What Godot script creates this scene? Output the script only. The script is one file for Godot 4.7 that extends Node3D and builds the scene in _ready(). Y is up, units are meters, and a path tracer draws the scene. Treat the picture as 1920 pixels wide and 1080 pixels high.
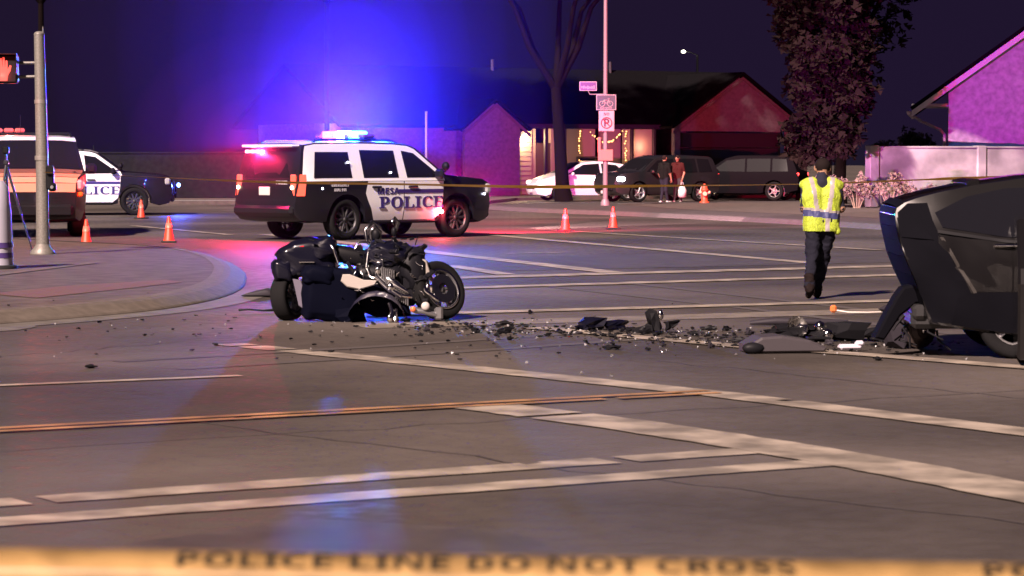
extends Node3D
# Night street corner after a crash: metres, y up, camera looks towards -z.

var mats := {}
var grains := {}
var rng := RandomNumberGenerator.new()


# ---------------------------------------------------------------- mesh collecting
class MB:
	var st := SurfaceTool.new()
	var xf := Transform3D()
	var col := Color(1, 1, 1)
	var group := -1
	func _init() -> void:
		st.begin(Mesh.PRIMITIVE_TRIANGLES)
	func v(p: Vector3) -> void:
		st.set_smooth_group(group)
		st.set_color(col)
		st.add_vertex(xf * p)
	func tri(a: Vector3, b: Vector3, c: Vector3) -> void:
		v(a); v(c); v(b)
	func quad(a: Vector3, b: Vector3, c: Vector3, d: Vector3) -> void:
		tri(a, b, c); tri(a, c, d)
	# a box with its edges chamfered by e
	func box(c: Vector3, s: Vector3, e := 0.0) -> void:
		var h := s * 0.5
		e = minf(e, minf(h.x, minf(h.y, h.z)) * 0.9)
		var g := group
		group = -1
		var f := func(sx: float, sy: float, sz: float, axis: int) -> Vector3:
			var p := Vector3(sx * (h.x - e), sy * (h.y - e), sz * (h.z - e))
			p[axis] += e * [sx, sy, sz][axis]
			return c + p
		for s1 in [-1.0, 1.0]:
			_face([f.call(s1, -1.0, -1.0, 0), f.call(s1, 1.0, -1.0, 0), f.call(s1, 1.0, 1.0, 0), f.call(s1, -1.0, 1.0, 0)], c)
			_face([f.call(-1.0, s1, -1.0, 1), f.call(1.0, s1, -1.0, 1), f.call(1.0, s1, 1.0, 1), f.call(-1.0, s1, 1.0, 1)], c)
			_face([f.call(-1.0, -1.0, s1, 2), f.call(1.0, -1.0, s1, 2), f.call(1.0, 1.0, s1, 2), f.call(-1.0, 1.0, s1, 2)], c)
		if e > 0.0:
			for s1 in [-1.0, 1.0]:
				for s2 in [-1.0, 1.0]:
					_face([f.call(s1, s2, -1.0, 0), f.call(s1, s2, 1.0, 0), f.call(s1, s2, 1.0, 1), f.call(s1, s2, -1.0, 1)], c)
					_face([f.call(s1, -1.0, s2, 0), f.call(s1, 1.0, s2, 0), f.call(s1, 1.0, s2, 2), f.call(s1, -1.0, s2, 2)], c)
					_face([f.call(-1.0, s1, s2, 1), f.call(1.0, s1, s2, 1), f.call(1.0, s1, s2, 2), f.call(-1.0, s1, s2, 2)], c)
					for s3 in [-1.0, 1.0]:
						_face([f.call(s1, s2, s3, 0), f.call(s1, s2, s3, 1), f.call(s1, s2, s3, 2)], c)
		group = g
	# a box with well rounded sides
	func pillow(c: Vector3, s: Vector3, soft := .35, n := 20, dent := 0.0, ph := 0.0) -> void:
		var f := func(a: float, b: float) -> Vector3:
			var g := func(t: float) -> float:
				return signf(t) * pow(absf(t), soft)
			var u := Vector3(g.call(cos(a)) * g.call(cos(b)), g.call(sin(a)), g.call(cos(a)) * g.call(sin(b)))
			var k := 1.0 + dent * (sin(u.x * 4.1 + ph) * sin(u.y * 5.3 + ph * 2.0) + .6 * sin(u.z * 7.0 + u.x * 6.0 + ph * 3.0) * sin(u.y * 9.0 - u.x * 5.0))
			return c + u * s * .5 * k
		var keep := group
		group = 1
		for i in n / 2:
			for k in n:
				var a := PI * i / (n / 2) - PI / 2
				var a2 := PI * (i + 1) / (n / 2) - PI / 2
				var b := TAU * (k + .5) / n
				var b2 := TAU * (k + 1.5) / n
				quad(f.call(a, b), f.call(a2, b), f.call(a2, b2), f.call(a, b2))
		group = keep
	# a battered block: a box whose corners have been knocked about
	func lump(c: Vector3, s: Vector3, seed_: int, knock := .3) -> void:
		var r := RandomNumberGenerator.new()
		r.seed = seed_
		var grid := {}
		for i in 27:
			var p := Vector3(i % 3 - 1, (i / 3) % 3 - 1, i / 9 - 1)
			if p == Vector3.ZERO:
				continue
			var q := p * (1.0 if p.length_squared() < 1.5 else .92 if p.length_squared() < 2.5 else .78)
			q += Vector3(r.randf_range(-knock, knock), r.randf_range(-knock, knock), r.randf_range(-knock, knock))
			grid[Vector3i(p)] = c + q * s * .5
		for ax in 3:
			for sd in [-1, 1]:
				for u in [-1, 0]:
					for w in [-1, 0]:
						var quad_ := []
						for e in [[u, w], [u + 1, w], [u + 1, w + 1], [u, w + 1]]:
							var k := Vector3i.ZERO
							k[ax] = sd
							k[(ax + 1) % 3] = e[0]
							k[(ax + 2) % 3] = e[1]
							quad_.append(grid[k])
						_face([quad_[0], quad_[1], quad_[2]], c)
						_face([quad_[0], quad_[2], quad_[3]], c)
	func _face(p: Array, away: Vector3) -> void:
		var m := Vector3.ZERO
		for q in p:
			m += q
		m /= p.size()
		var n: Vector3 = (p[1] - p[0]).cross(p[2] - p[0])
		if n.dot(m - away) < 0.0:
			p.reverse()
		for i in range(1, p.size() - 1):
			tri(p[0], p[i], p[i + 1])
	func tube(pts: Array, rad: Array, n := 8, cap := true) -> void:
		var rings := []
		var side := Vector3.ZERO
		for i in pts.size():
			var d: Vector3 = (pts[mini(i + 1, pts.size() - 1)] - pts[maxi(i - 1, 0)]).normalized()
			if side == Vector3.ZERO:
				side = d.cross(Vector3.UP if absf(d.y) < 0.9 else Vector3.RIGHT).normalized()
			side = (side - d * side.dot(d)).normalized()
			var up := side.cross(d)
			var ring := []
			for k in n:
				var a := TAU * k / n
				ring.append(pts[i] + (side * cos(a) + up * sin(a)) * rad[i])
			rings.append(ring)
		var g := group
		group = 1
		for i in rings.size() - 1:
			for k in n:
				quad(rings[i][k], rings[i][(k + 1) % n], rings[i + 1][(k + 1) % n], rings[i + 1][k])
		group = -1
		if cap:
			for k in range(1, n - 1):
				tri(rings[0][0], rings[0][k + 1], rings[0][k])
				tri(rings[-1][0], rings[-1][k], rings[-1][k + 1])
		group = g
	# profile of Vector2(radius, height) turned about the y axis
	func lathe(prof: Array, n := 20, sharp := false) -> void:
		var g := group
		for i in prof.size() - 1:
			group = 10 + i if sharp else 1
			for k in n:
				var a := TAU * k / n
				var b := TAU * (k + 1) / n
				var p: Vector2 = prof[i]
				var q: Vector2 = prof[i + 1]
				var p0 := Vector3(p.x * cos(a), p.y, p.x * sin(a))
				var p1 := Vector3(p.x * cos(b), p.y, p.x * sin(b))
				var q0 := Vector3(q.x * cos(a), q.y, q.x * sin(a))
				var q1 := Vector3(q.x * cos(b), q.y, q.x * sin(b))
				if p.x > 1e-5:
					tri(p0, q1, p1)
				if q.x > 1e-5:
					tri(p0, q0, q1)
		group = g
	func ball(c: Vector3, r: Vector3, n := 12) -> void:
		var keep := xf
		xf = xf * Transform3D(Basis.from_scale(r), c)
		var prof := []
		for i in n / 2 + 1:
			var a := PI * i / (n / 2) - PI / 2
			prof.append(Vector2(maxf(cos(a), 0.0) if i > 0 and i < n / 2 else 0.0, sin(a)))
		lathe(prof, n)
		xf = keep
	# outline in x-y, pushed out between z0 and z1
	func prism(poly: PackedVector2Array, z0: float, z1: float, bev := 0.0) -> void:
		var pts := poly
		if Geometry2D.is_polygon_clockwise(pts):
			pts = pts.duplicate()
			pts.reverse()
		var idx := Geometry2D.triangulate_polygon(pts)
		var inner := PackedVector2Array()
		var n := pts.size()
		for i in n:
			var d0 := (pts[i] - pts[(i + n - 1) % n]).normalized()
			var d1 := (pts[(i + 1) % n] - pts[i]).normalized()
			var m := (Vector2(-d0.y, d0.x) + Vector2(-d1.y, d1.x)).normalized()
			inner.append(pts[i] + m * bev)
		for i in range(0, idx.size(), 3):
			var a := inner[idx[i]]
			var b := inner[idx[i + 1]]
			var c := inner[idx[i + 2]]
			if (b - a).cross(c - a) < 0.0:
				var t := b; b = c; c = t
			tri(Vector3(a.x, a.y, z1), Vector3(b.x, b.y, z1), Vector3(c.x, c.y, z1))
			tri(Vector3(a.x, a.y, z0), Vector3(c.x, c.y, z0), Vector3(b.x, b.y, z0))
		for i in n:
			var j := (i + 1) % n
			var a := pts[i]
			var b := pts[j]
			var ia := inner[i]
			var ib := inner[j]
			quad(Vector3(a.x, a.y, z0 + bev), Vector3(b.x, b.y, z0 + bev), Vector3(b.x, b.y, z1 - bev), Vector3(a.x, a.y, z1 - bev))
			if bev > 0.0:
				quad(Vector3(a.x, a.y, z1 - bev), Vector3(b.x, b.y, z1 - bev), Vector3(ib.x, ib.y, z1), Vector3(ia.x, ia.y, z1))
				quad(Vector3(ia.x, ia.y, z0), Vector3(ib.x, ib.y, z0), Vector3(b.x, b.y, z0 + bev), Vector3(a.x, a.y, z0 + bev))
	func mesh(m: Material) -> ArrayMesh:
		st.generate_normals()
		var r := st.commit()
		r.surface_set_material(0, m)
		return r


# ---------------------------------------------------------------- naming and placing
func numbered(called: String, under: Node) -> String:
	if not under.has_node(called):
		return called
	var i := 1
	while under.has_node("%s_%03d" % [called, i]):
		i += 1
	return "%s_%03d" % [called, i]


func tag(o: Node, label: String, category: String, group := "") -> void:
	o.set_meta("label", label)
	o.set_meta("category", category)
	if group:
		o.set_meta("group", group)


func thing(called: String, label: String, category: String, at: Vector3, turn := 0.0, group := "") -> Node3D:
	var o := Node3D.new()
	o.name = numbered(called, self)
	add_child(o)
	o.position = at
	o.rotation.y = turn
	tag(o, label, category, group)
	return o


func put(called: String, b: MB, m: Material, parent: Node = self) -> MeshInstance3D:
	return put_mesh(called, b.mesh(m), parent)


func put_mesh(called: String, me: Mesh, parent: Node = self) -> MeshInstance3D:
	var o := MeshInstance3D.new()
	o.name = numbered(called, parent)
	o.mesh = me
	parent.add_child(o)
	return o


func pivot(called: String, parent: Node, at: Vector3, turn := Vector3.ZERO) -> Node3D:
	var o := Node3D.new()
	o.name = numbered(called, parent)
	parent.add_child(o)
	o.position = at
	o.rotation = turn
	return o


func ground_part(called: String, b: MB, m: Material) -> MeshInstance3D:
	var o := put(called, b, m)
	o.set_meta("kind", "structure")
	return o


func copy_of(o: Node3D, label: String, at: Vector3, turn := 0.0) -> Node3D:
	var c: Node3D = o.duplicate()
	c.name = numbered(String(o.name).trim_suffix("_001"), self)
	add_child(c)
	c.position = at
	c.rotation.y = turn
	c.set_meta("label", label)
	return c


# ---------------------------------------------------------------- materials
func grain(kind: String) -> NoiseTexture2D:
	if grains.has(kind):
		return grains[kind]
	var spec: Array = {
		# frequency, octaves, seed, dark, light, size
		"fine": [0.22, 3, 3, 0.8, 1.0, 512], "mid": [0.03, 5, 5, 0.82, 1.0, 512], "broad": [0.008, 5, 8, 0.68, 1.0, 512],
		"wear": [0.02, 6, 12, 0.6, 1.0, 512], "gloss": [0.012, 5, 21, 0.5, 0.74, 512], "streak": [0.05, 4, 31, 0.6, 1.0, 512],
	}[kind]
	var t := NoiseTexture2D.new()
	t.width = spec[5]
	t.height = spec[5]
	t.seamless = true
	var n := FastNoiseLite.new()
	n.noise_type = FastNoiseLite.TYPE_SIMPLEX_SMOOTH
	n.frequency = spec[0]
	n.fractal_octaves = spec[1]
	n.seed = spec[2]
	t.noise = n
	var g := Gradient.new()
	g.set_color(0, Color(spec[3], spec[3], spec[3]))
	g.set_color(1, Color(spec[4], spec[4], spec[4]))
	g.set_offset(0, 0.15)
	g.set_offset(1, 0.8)
	t.color_ramp = g
	grains[kind] = t
	return t


# base colours are linear real-world values
func M(called: String, r: float, g: float, b: float, rough := 0.6, metal := 0.0) -> StandardMaterial3D:
	if mats.has(called):
		return mats[called]
	var m := StandardMaterial3D.new()
	m.resource_name = called
	m.albedo_color = Color(r, g, b).linear_to_srgb()
	m.roughness = rough
	m.metallic = metal
	mats[called] = m
	return m


# dark moulded stuff shines less than the default
func dull(m: StandardMaterial3D, s := .25) -> StandardMaterial3D:
	m.metallic_specular = s
	return m


func grained(m: StandardMaterial3D, kind: String, metres: float, relief := 0.0, kind2 := "", metres2 := 1.0) -> StandardMaterial3D:
	m.albedo_texture = grain(kind)
	m.uv1_triplanar = true
	m.uv1_world_triplanar = true
	m.uv1_scale = Vector3.ONE / metres
	if relief > 0.0:
		m.heightmap_enabled = true
		m.heightmap_texture = grain(kind)
		m.heightmap_scale = relief
	if kind2:
		m.detail_enabled = true
		m.detail_albedo = grain(kind2)
		m.detail_blend_mode = BaseMaterial3D.BLEND_MODE_MUL
		m.detail_uv_layer = BaseMaterial3D.DETAIL_UV_2
		m.uv2_triplanar = true
		m.uv2_world_triplanar = true
		m.uv2_scale = Vector3.ONE / metres2
	return m


func glow(called: String, r: float, g: float, b: float, energy: float) -> StandardMaterial3D:
	if mats.has(called):
		return mats[called]
	var m := M(called, 0.05, 0.05, 0.05, 0.3)
	m.emission_enabled = true
	m.emission = Color(r, g, b).linear_to_srgb()
	m.emission_energy_multiplier = energy
	return m


func coat(m: StandardMaterial3D, c := 1.0, r := 0.06) -> StandardMaterial3D:
	m.clearcoat_enabled = true
	m.clearcoat = c
	m.clearcoat_roughness = r
	return m


func omni(called: String, parent: Node, at: Vector3, r: float, g: float, b: float, energy: float, size := 0.05) -> OmniLight3D:
	var l := OmniLight3D.new()
	l.name = numbered(called, parent)
	parent.add_child(l)
	l.position = at
	l.light_color = Color(r, g, b).linear_to_srgb()
	l.light_energy = energy
	l.omni_range = 120.0
	l.omni_attenuation = 2.0
	l.light_size = size
	l.shadow_enabled = true
	return l


func spot(called: String, parent: Node, at: Vector3, towards: Vector3, half_angle: float, r: float, g: float, b: float, energy: float, size := 0.05, soft := 0.3) -> SpotLight3D:
	var l := SpotLight3D.new()
	l.name = numbered(called, parent)
	parent.add_child(l)
	l.position = at
	l.basis = Basis.looking_at(towards)
	l.light_color = Color(r, g, b).linear_to_srgb()
	l.light_energy = energy
	l.spot_range = 120.0
	l.spot_attenuation = 2.0
	l.spot_angle = half_angle
	l.spot_angle_attenuation = soft
	l.light_size = size
	l.shadow_enabled = true
	return l


# ---------------------------------------------------------------- vehicle bodies
func grid_cut(poly: PackedVector2Array, xs: Array, ys: Array) -> PackedVector2Array:
	var out := PackedVector2Array()
	var n := poly.size()
	for i in n:
		var a := poly[i]
		var b := poly[(i + 1) % n]
		var ts := [0.0]
		for x in xs:
			if (a.x - x) * (b.x - x) < -1e-9:
				ts.append((x - a.x) / (b.x - a.x))
		for y in ys:
			if (a.y - y) * (b.y - y) < -1e-9:
				ts.append((y - a.y) / (b.y - a.y))
		ts.sort()
		for t in ts:
			var p := a.lerp(b, t)
			if out.is_empty() or out[-1].distance_to(p) > 0.004:
				out.append(p)
	return out


func steps(a: float, b: float, d: float) -> Array:
	var r := []
	var x := a
	while x < b:
		r.append(x)
		x += d
	r.append(b)
	return r


func side_sheet(b: MB, poly: PackedVector2Array, xs: Array, ys: Array, wf: Callable, off: float, sides: Array) -> void:
	for i in xs.size() - 1:
		for j in ys.size() - 1:
			var cell := PackedVector2Array([Vector2(xs[i], ys[j]), Vector2(xs[i + 1], ys[j]), Vector2(xs[i + 1], ys[j + 1]), Vector2(xs[i], ys[j + 1])])
			for piece in Geometry2D.intersect_polygons(poly, cell):
				var idx := Geometry2D.triangulate_polygon(piece)
				for k in range(0, idx.size(), 3):
					var p: Vector2 = piece[idx[k]]
					var q: Vector2 = piece[idx[k + 1]]
					var r: Vector2 = piece[idx[k + 2]]
					if (q - p).cross(r - p) < 0.0:
						var t := q; q = r; r = t
					for s in sides:
						b.group = 2 if s > 0 else 3
						var P := Vector3(p.x, p.y, s * (wf.call(p.x, p.y) + off))
						var Q := Vector3(q.x, q.y, s * (wf.call(q.x, q.y) + off))
						var R := Vector3(r.x, r.y, s * (wf.call(r.x, r.y) + off))
						if s > 0:
							b.tri(P, Q, R)
						else:
							b.tri(P, R, Q)


func shell(poly: PackedVector2Array, xs: Array, ys: Array, wf: Callable, crown := 0.03) -> MB:
	if Geometry2D.is_polygon_clockwise(poly):
		poly.reverse()
	var b := MB.new()
	side_sheet(b, poly, xs, ys, wf, 0.0, [1.0, -1.0])
	var pts := grid_cut(poly, xs, ys)
	var n := pts.size()
	var fr := [-1.0, -0.96, -0.8, -0.4, 0.0, 0.4, 0.8, 0.96, 1.0]
	var g := 10
	for i in n:
		var p := pts[i]
		var q := pts[(i + 1) % n]
		var before := (p - pts[(i + n - 1) % n]).normalized()
		var along := (q - p).normalized()
		var after := (pts[(i + 2) % n] - q).normalized()
		if before.dot(along) < 0.8:
			g += 1
		b.group = g
		var np := (Vector2(before.y, -before.x) + Vector2(along.y, -along.x)).normalized()
		var nq := (Vector2(after.y, -after.x) + Vector2(along.y, -along.x)).normalized()
		var row_p := []
		var row_q := []
		for f in fr:
			var c: float = crown * (1.0 - pow(absf(f), 5.0))
			var pp := p + np * c
			var qq := q + nq * c
			row_p.append(Vector3(pp.x, pp.y, f * wf.call(p.x, p.y)))
			row_q.append(Vector3(qq.x, qq.y, f * wf.call(q.x, q.y)))
		for k in fr.size() - 1:
			b.quad(row_p[k], row_p[k + 1], row_q[k + 1], row_q[k])
	return b


# a sheet across the vehicle between two profile points, f0..f1 of the half width
func cross_sheet(b: MB, p: Vector2, q: Vector2, f0: float, f1: float, wf: Callable, off: float, cut := 6) -> void:
	var d := (q - p).normalized()
	var n := Vector2(d.y, -d.x)
	b.group = 4
	for k in cut:
		var a := lerpf(f0, f1, float(k) / cut)
		var c := lerpf(f0, f1, float(k + 1) / cut)
		var oa := off + 0.03 * (1.0 - pow(absf(a), 5.0))
		var oc := off + 0.03 * (1.0 - pow(absf(c), 5.0))
		var P := p + n * oa
		var Q := q + n * oa
		var R := q + n * oc
		var S := p + n * oc
		b.quad(Vector3(P.x, P.y, a * wf.call(p.x, p.y)), Vector3(S.x, S.y, c * wf.call(p.x, p.y)), Vector3(R.x, R.y, c * wf.call(q.x, q.y)), Vector3(Q.x, Q.y, a * wf.call(q.x, q.y)))


func arc(cx: float, cy: float, r: float, a0: float, a1: float, n: int) -> Array:
	var o := []
	for i in n + 1:
		var a := deg_to_rad(lerpf(a0, a1, float(i) / n))
		o.append(Vector2(cx + r * cos(a), cy + r * sin(a)))
	return o


# wheel with its axis along z, outer face towards +z
func wheel(parent: Node, at: Vector3, r: float, w: float, outer: float, rim: StandardMaterial3D, spokes := 6) -> Node3D:
	var o := pivot("wheel", parent, at, Vector3(0, 0.0 if outer > 0 else PI, 0))
	var b := MB.new()
	b.xf = Transform3D(Basis(Vector3.RIGHT, PI / 2))
	var rr := r * 0.64
	b.lathe([Vector2(rr, -w * .46), Vector2(r * .9, -w * .5), Vector2(r * .97, -w * .42), Vector2(r, -w * .25), Vector2(r, w * .25), Vector2(r * .97, w * .42), Vector2(r * .9, w * .5), Vector2(rr, w * .46), Vector2(rr, -w * .46)], 28)
	put("tyre", b, grained(dull(M("tyre rubber", .01, .01, .011, .85)), "fine", .4), o)
	b = MB.new()
	b.xf = Transform3D(Basis(Vector3.RIGHT, PI / 2))
	b.lathe([Vector2(rr, -w * .4), Vector2(rr * .94, -w * .1), Vector2(rr * .94, w * .36), Vector2(rr, w * .46), Vector2(rr * 1.02, w * .47)], 28)
	b.lathe([Vector2(0, w * .1), Vector2(rr * .5, w * .08), Vector2(rr * .5, -w * .05), Vector2(0, -w * .05)], 20, true)
	b.lathe([Vector2(0, w * .42), Vector2(rr * .2, w * .4), Vector2(rr * .24, w * .2)], 16)
	b.xf = Transform3D()
	for k in spokes:
		b.xf = Transform3D(Basis(Vector3.BACK, TAU * k / spokes))
		b.box(Vector3(rr * .56, 0, w * .3), Vector3(rr * .84, rr * .2, w * .16), rr * .04)
	put("rim", b, rim, o)
	return o


func lettering(called: String, parent: Node, text: String, height: float, depth: float, m: Material, at: Vector3, basis: Basis, face := "Droid Sans", bold := true, italic := false, wide := 1.0) -> MeshInstance3D:
	var f := SystemFont.new()
	f.font_names = PackedStringArray([face])
	f.font_weight = 700 if bold else 400
	f.font_italic = italic
	var t := TextMesh.new()
	t.text = text
	t.font = f
	t.font_size = 48
	t.pixel_size = height / 35.0
	t.depth = depth
	t.material = m
	var o := put_mesh(called, t, parent)
	o.transform = Transform3D(basis * Basis.from_scale(Vector3(wide, 1, 1)), at)
	return o


func suv_outline() -> PackedVector2Array:
	var p := [Vector2(.0, .46), Vector2(.08, .40), Vector2(.45, .36)]
	p += arc(1.18, .40, .49, 184, -6, 12)
	p += [Vector2(1.8, .32), Vector2(3.5, .32)]
	p += arc(4.13, .40, .49, 186, -4, 12)
	p += [Vector2(4.85, .30), Vector2(5.12, .36), Vector2(5.2, .5), Vector2(5.22, .78), Vector2(5.18, 1.0), Vector2(5.1, 1.1), Vector2(4.9, 1.16), Vector2(4.0, 1.23), Vector2(3.82, 1.25),
		Vector2(3.1, 1.78), Vector2(2.9, 1.845), Vector2(2.5, 1.875), Vector2(1.5, 1.89), Vector2(.5, 1.87), Vector2(.2, 1.83), Vector2(.16, 1.76), Vector2(.03, 1.2), Vector2(-.02, 1.0), Vector2(-.03, .8), Vector2(-.06, .7), Vector2(-.06, .52)]
	return PackedVector2Array(p)


func suv_half(x: float, y: float) -> float:
	var w := 1.0
	if y > 1.14:
		w -= (y - 1.14) * .24
	elif y > 1.0:
		w -= 0.0
	if y < .6:
		w -= .07 * (.6 - y) / .3
	if x > 4.4:
		w -= pow(x - 4.4, 2.0) * .3
	if x < .35:
		w -= pow(.35 - x, 2.0) * .7
	return w


# a full-size patrol SUV; x forward, z to its right
func patrol_suv(label: String, at: Vector3, turn: float, scale: float, style: String) -> Node3D:
	var o := thing("police_suv" if style != "rescue" else "rescue_suv", label, "police car" if style != "rescue" else "emergency vehicle", at, turn)
	var xs := steps(-.1, 5.3, .3)
	var ys := [.25, .42, .6, .78, .96, 1.14, 1.3, 1.5, 1.7, 1.95]
	var wf := suv_half
	var black := coat(dull(M("black car paint", .008, .008, .012, .4)), .7, .05)
	var white := coat(M("white car paint", .8, .8, .82, .4))
	var glass := M("dark car glass", .008, .008, .011, .06)
	var trim := dull(M("black plastic trim", .007, .007, .009, .55))
	var body := put("body", shell(suv_outline(), xs, ys, wf), black, o)
	var P := func(a: Array) -> PackedVector2Array:
		var r := PackedVector2Array()
		for i in range(0, a.size(), 2):
			r.append(Vector2(a[i], a[i + 1]))
		return r
	var sheet := func(called: String, a: Array, off: float, m: Material, sides := [1.0, -1.0], under: Node = o) -> MeshInstance3D:
		var made: MeshInstance3D
		for s in sides:
			var b := MB.new()
			side_sheet(b, P.call(a), xs, ys, wf, off, [s])
			made = put(called, b, m, under)
		return made
	# white upper body and roof
	sheet.call("pillar_panel", [.08, 1.14, 3.78, 1.14, 3.72, 1.27, 3.06, 1.76, 2.88, 1.82, 2.5, 1.85, 1.5, 1.865, .5, 1.85, .24, 1.81, .2, 1.7], .004, white)
	var b := MB.new()
	for e in [[3.1, 1.78, 2.9, 1.845], [2.9, 1.845, 2.5, 1.875], [2.5, 1.875, 1.5, 1.89], [1.5, 1.89, .5, 1.87], [.5, 1.87, .2, 1.83]]:
		cross_sheet(b, Vector2(e[0], e[1]), Vector2(e[2], e[3]), -1.0, 1.0, wf, .005)
	put("roof", b, white, o)
	if style == "rescue":
		white = coat(M("pale paint with red light", .6, .24, .15, .4))  # red light put into the pale paint of hood, fenders and doors
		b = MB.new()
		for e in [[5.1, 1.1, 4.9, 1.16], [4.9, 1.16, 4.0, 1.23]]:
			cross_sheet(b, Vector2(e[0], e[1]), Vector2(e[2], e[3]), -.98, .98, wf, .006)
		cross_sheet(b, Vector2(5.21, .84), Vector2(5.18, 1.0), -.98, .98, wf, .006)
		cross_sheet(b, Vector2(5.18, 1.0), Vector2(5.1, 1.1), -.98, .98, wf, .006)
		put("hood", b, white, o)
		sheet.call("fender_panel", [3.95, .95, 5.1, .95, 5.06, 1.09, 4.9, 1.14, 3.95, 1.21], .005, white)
	# doors with the arch cut out of the rear one
	var rear_door := [1.72, 1.13, 1.66, .9, 1.72, .75, 1.8, .6, 1.9, .37, 2.66, .37, 2.66, 1.13]
	var front_door := [2.68, 1.13, 2.68, .37, 3.5, .37, 3.66, .5, 3.72, .8, 3.74, 1.13]
	for s in [1.0, -1.0]:
		for d in [[rear_door, 1.84], [front_door, 2.8]]:
			var door: MeshInstance3D = sheet.call("door", d[0], .005, white, [s])
			var hb := MB.new()
			hb.box(Vector3(d[1] + .1, 1.02, s * 1.02), Vector3(.24, .045, .05), .014)
			put("handle", hb, black, door)
	# glass
	for s in [1.0, -1.0]:
		for w in [[.34, 1.2, 1.32, 1.2, 1.3, 1.7, .46, 1.7], [1.62, 1.2, 2.54, 1.2, 2.5, 1.73, 1.6, 1.74], [2.76, 1.2, 3.66, 1.2, 3.56, 1.3, 3.02, 1.68, 2.7, 1.73]]:
			sheet.call("side_window", w, .009, glass, [s])
	b = MB.new()
	cross_sheet(b, Vector2(3.8, 1.265), Vector2(3.11, 1.772), -.93, .93, wf, .006)
	put("windshield", b, glass, o)
	b = MB.new()
	cross_sheet(b, Vector2(.17, 1.75), Vector2(.035, 1.2), -.9, .9, wf, .006)
	var hatch := put("rear_window", b, glass, o)
	b = MB.new()
	b.box(Vector3(.12, 1.815, 0), Vector3(.26, .05, 1.5), .02)
	put("spoiler", b, white, hatch)
	# white rear pillars either side of the rear glass
	for s in [1.0, -1.0]:
		b = MB.new()
		cross_sheet(b, Vector2(.17, 1.75), Vector2(.035, 1.2), s * .905, s * .995, wf, .004, 2)
		put("rear_pillar", b, white, o)
	# rear face: number plate, tail lamps, bumper step
	b = MB.new()
	b.box(Vector3(-.05, .95, 0), Vector3(.03, .16, .32), .006)
	var plate := put("number_plate", b, M("number plate", .5, .5, .48, .5), o)
	b = MB.new()
	b.box(Vector3(-.07, .58, 0), Vector3(.16, .2, 1.74), .06)
	put("rear_bumper", b, black, o)
	for s in [1.0, -1.0]:
		b = MB.new()
		side_sheet(b, P.call([-.03, .86, .13, .86, .17, 1.27, .05, 1.27]), xs, ys, wf, .012, [s])
		b.box(Vector3(-.01, 1.06, s * .8), Vector3(.05, .42, .15), .02)
		var lit := style == "main"
		var tl := put("taillight", b, glow("tail lamp lens lit", 1.0, .07, .03, 1.1) if lit else M("tail lamp lens", .3, .01, .01, .2), o)
		if lit:
			b = MB.new()
			b.ball(Vector3(-.05, 1.02, s * .8), Vector3(.02, .035, .035))
			put("bulb", b, glow("warm white bulb", 1.0, .75, .45, 14.0), tl)
	# front face
	b = MB.new()
	var low := -.22 if style == "rescue" else 0.0
	b.box(Vector3(5.2, .88 + low, 0), Vector3(.06, .28, 1.1), .02)
	for k in 4:
		b.box(Vector3(5.235, .79 + low + k * .06, 0), Vector3(.02, .022, 1.06), .004)
	put("grille", b, trim, o)
	b = MB.new()
	b.box(Vector3(5.22, .5, 0), Vector3(.14, .24, 1.5), .05)
	put("front_bumper", b, trim if style == "rescue" else black, o)
	if style != "rescue":
		b = MB.new()
		for s in [-1.0, 1.0]:
			b.box(Vector3(5.33, .78, s * .36), Vector3(.06, .56, .06), .015)
		for y in [.62, .98]:
			b.tube([Vector3(5.34, y, -.62), Vector3(5.36, y, 0), Vector3(5.34, y, .62)], [.028, .028, .028], 8)
		put("push_bar", b, trim, o)
	for s in [1.0, -1.0]:
		b = MB.new()
		b.box(Vector3(5.08, .97, s * .78), Vector3(.16, .2, .3), .04)
		var hl := put("headlight", b, M("headlight lens", .3, .3, .3, .08), o)
		b = MB.new()
		if style == "rescue":
			b.box(Vector3(5.1, .8, s * .78), Vector3(.12, .09, .3), .02)
			put("turn_lamp", b, M("amber lens", .5, .12, .02, .2), o)
		else:
			b.ball(Vector3(5.15, .97, s * .76), Vector3(.04, .05, .07))
			put("bulb", b, glow("warm white bulb", 1.0, .75, .45, 14.0), hl)
	# mirrors, rails, sills
	for s in [1.0, -1.0]:
		b = MB.new()
		b.box(Vector3(3.52, 1.27, s * 1.12), Vector3(.14, .2, .22), .05)
		b.box(Vector3(3.56, 1.2, s * 1.0), Vector3(.08, .05, .16), .02)
		put("mirror", b, black, o)
		b = MB.new()
		b.tube([Vector3(.5, 1.885, s * .76), Vector3(.62, 1.925, s * .75), Vector3(2.5, 1.93, s * .75), Vector3(2.7, 1.875, s * .76)], [.018, .02, .02, .016], 6)
		put("roof_rail", b, trim, o)
		b = MB.new()
		b.box(Vector3(2.66, .34, s * .95), Vector3(1.7, .07, .14), .025)
		put("running_board", b, trim, o)
	b = MB.new()
	b.tube([Vector3(3.3, 1.24, .93), Vector3(3.78, 1.32, 1.02), Vector3(3.72, 1.38, 1.05)], [.015, .015, .03], 6)
	b.ball(Vector3(3.74, 1.42, 1.06), Vector3(.07, .09, .09))
	put("spotlight", b, trim, o)
	b = MB.new()
	b.tube([Vector3(2.2, 1.88, .2), Vector3(2.17, 2.3, .2)], [.006, .004], 5)
	b.tube([Vector3(3.0, 1.83, -.3), Vector3(2.98, 2.02, -.3)], [.02, .016], 6)
	put("antenna", b, trim, o)
	for ax in [1.18, 4.13]:
		for s in [1.0, -1.0]:
			wheel(o, Vector3(ax, .40, s * .84), .40, .28, s, M("dark steel rim", .05, .05, .055, .45, .6), 10)
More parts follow.
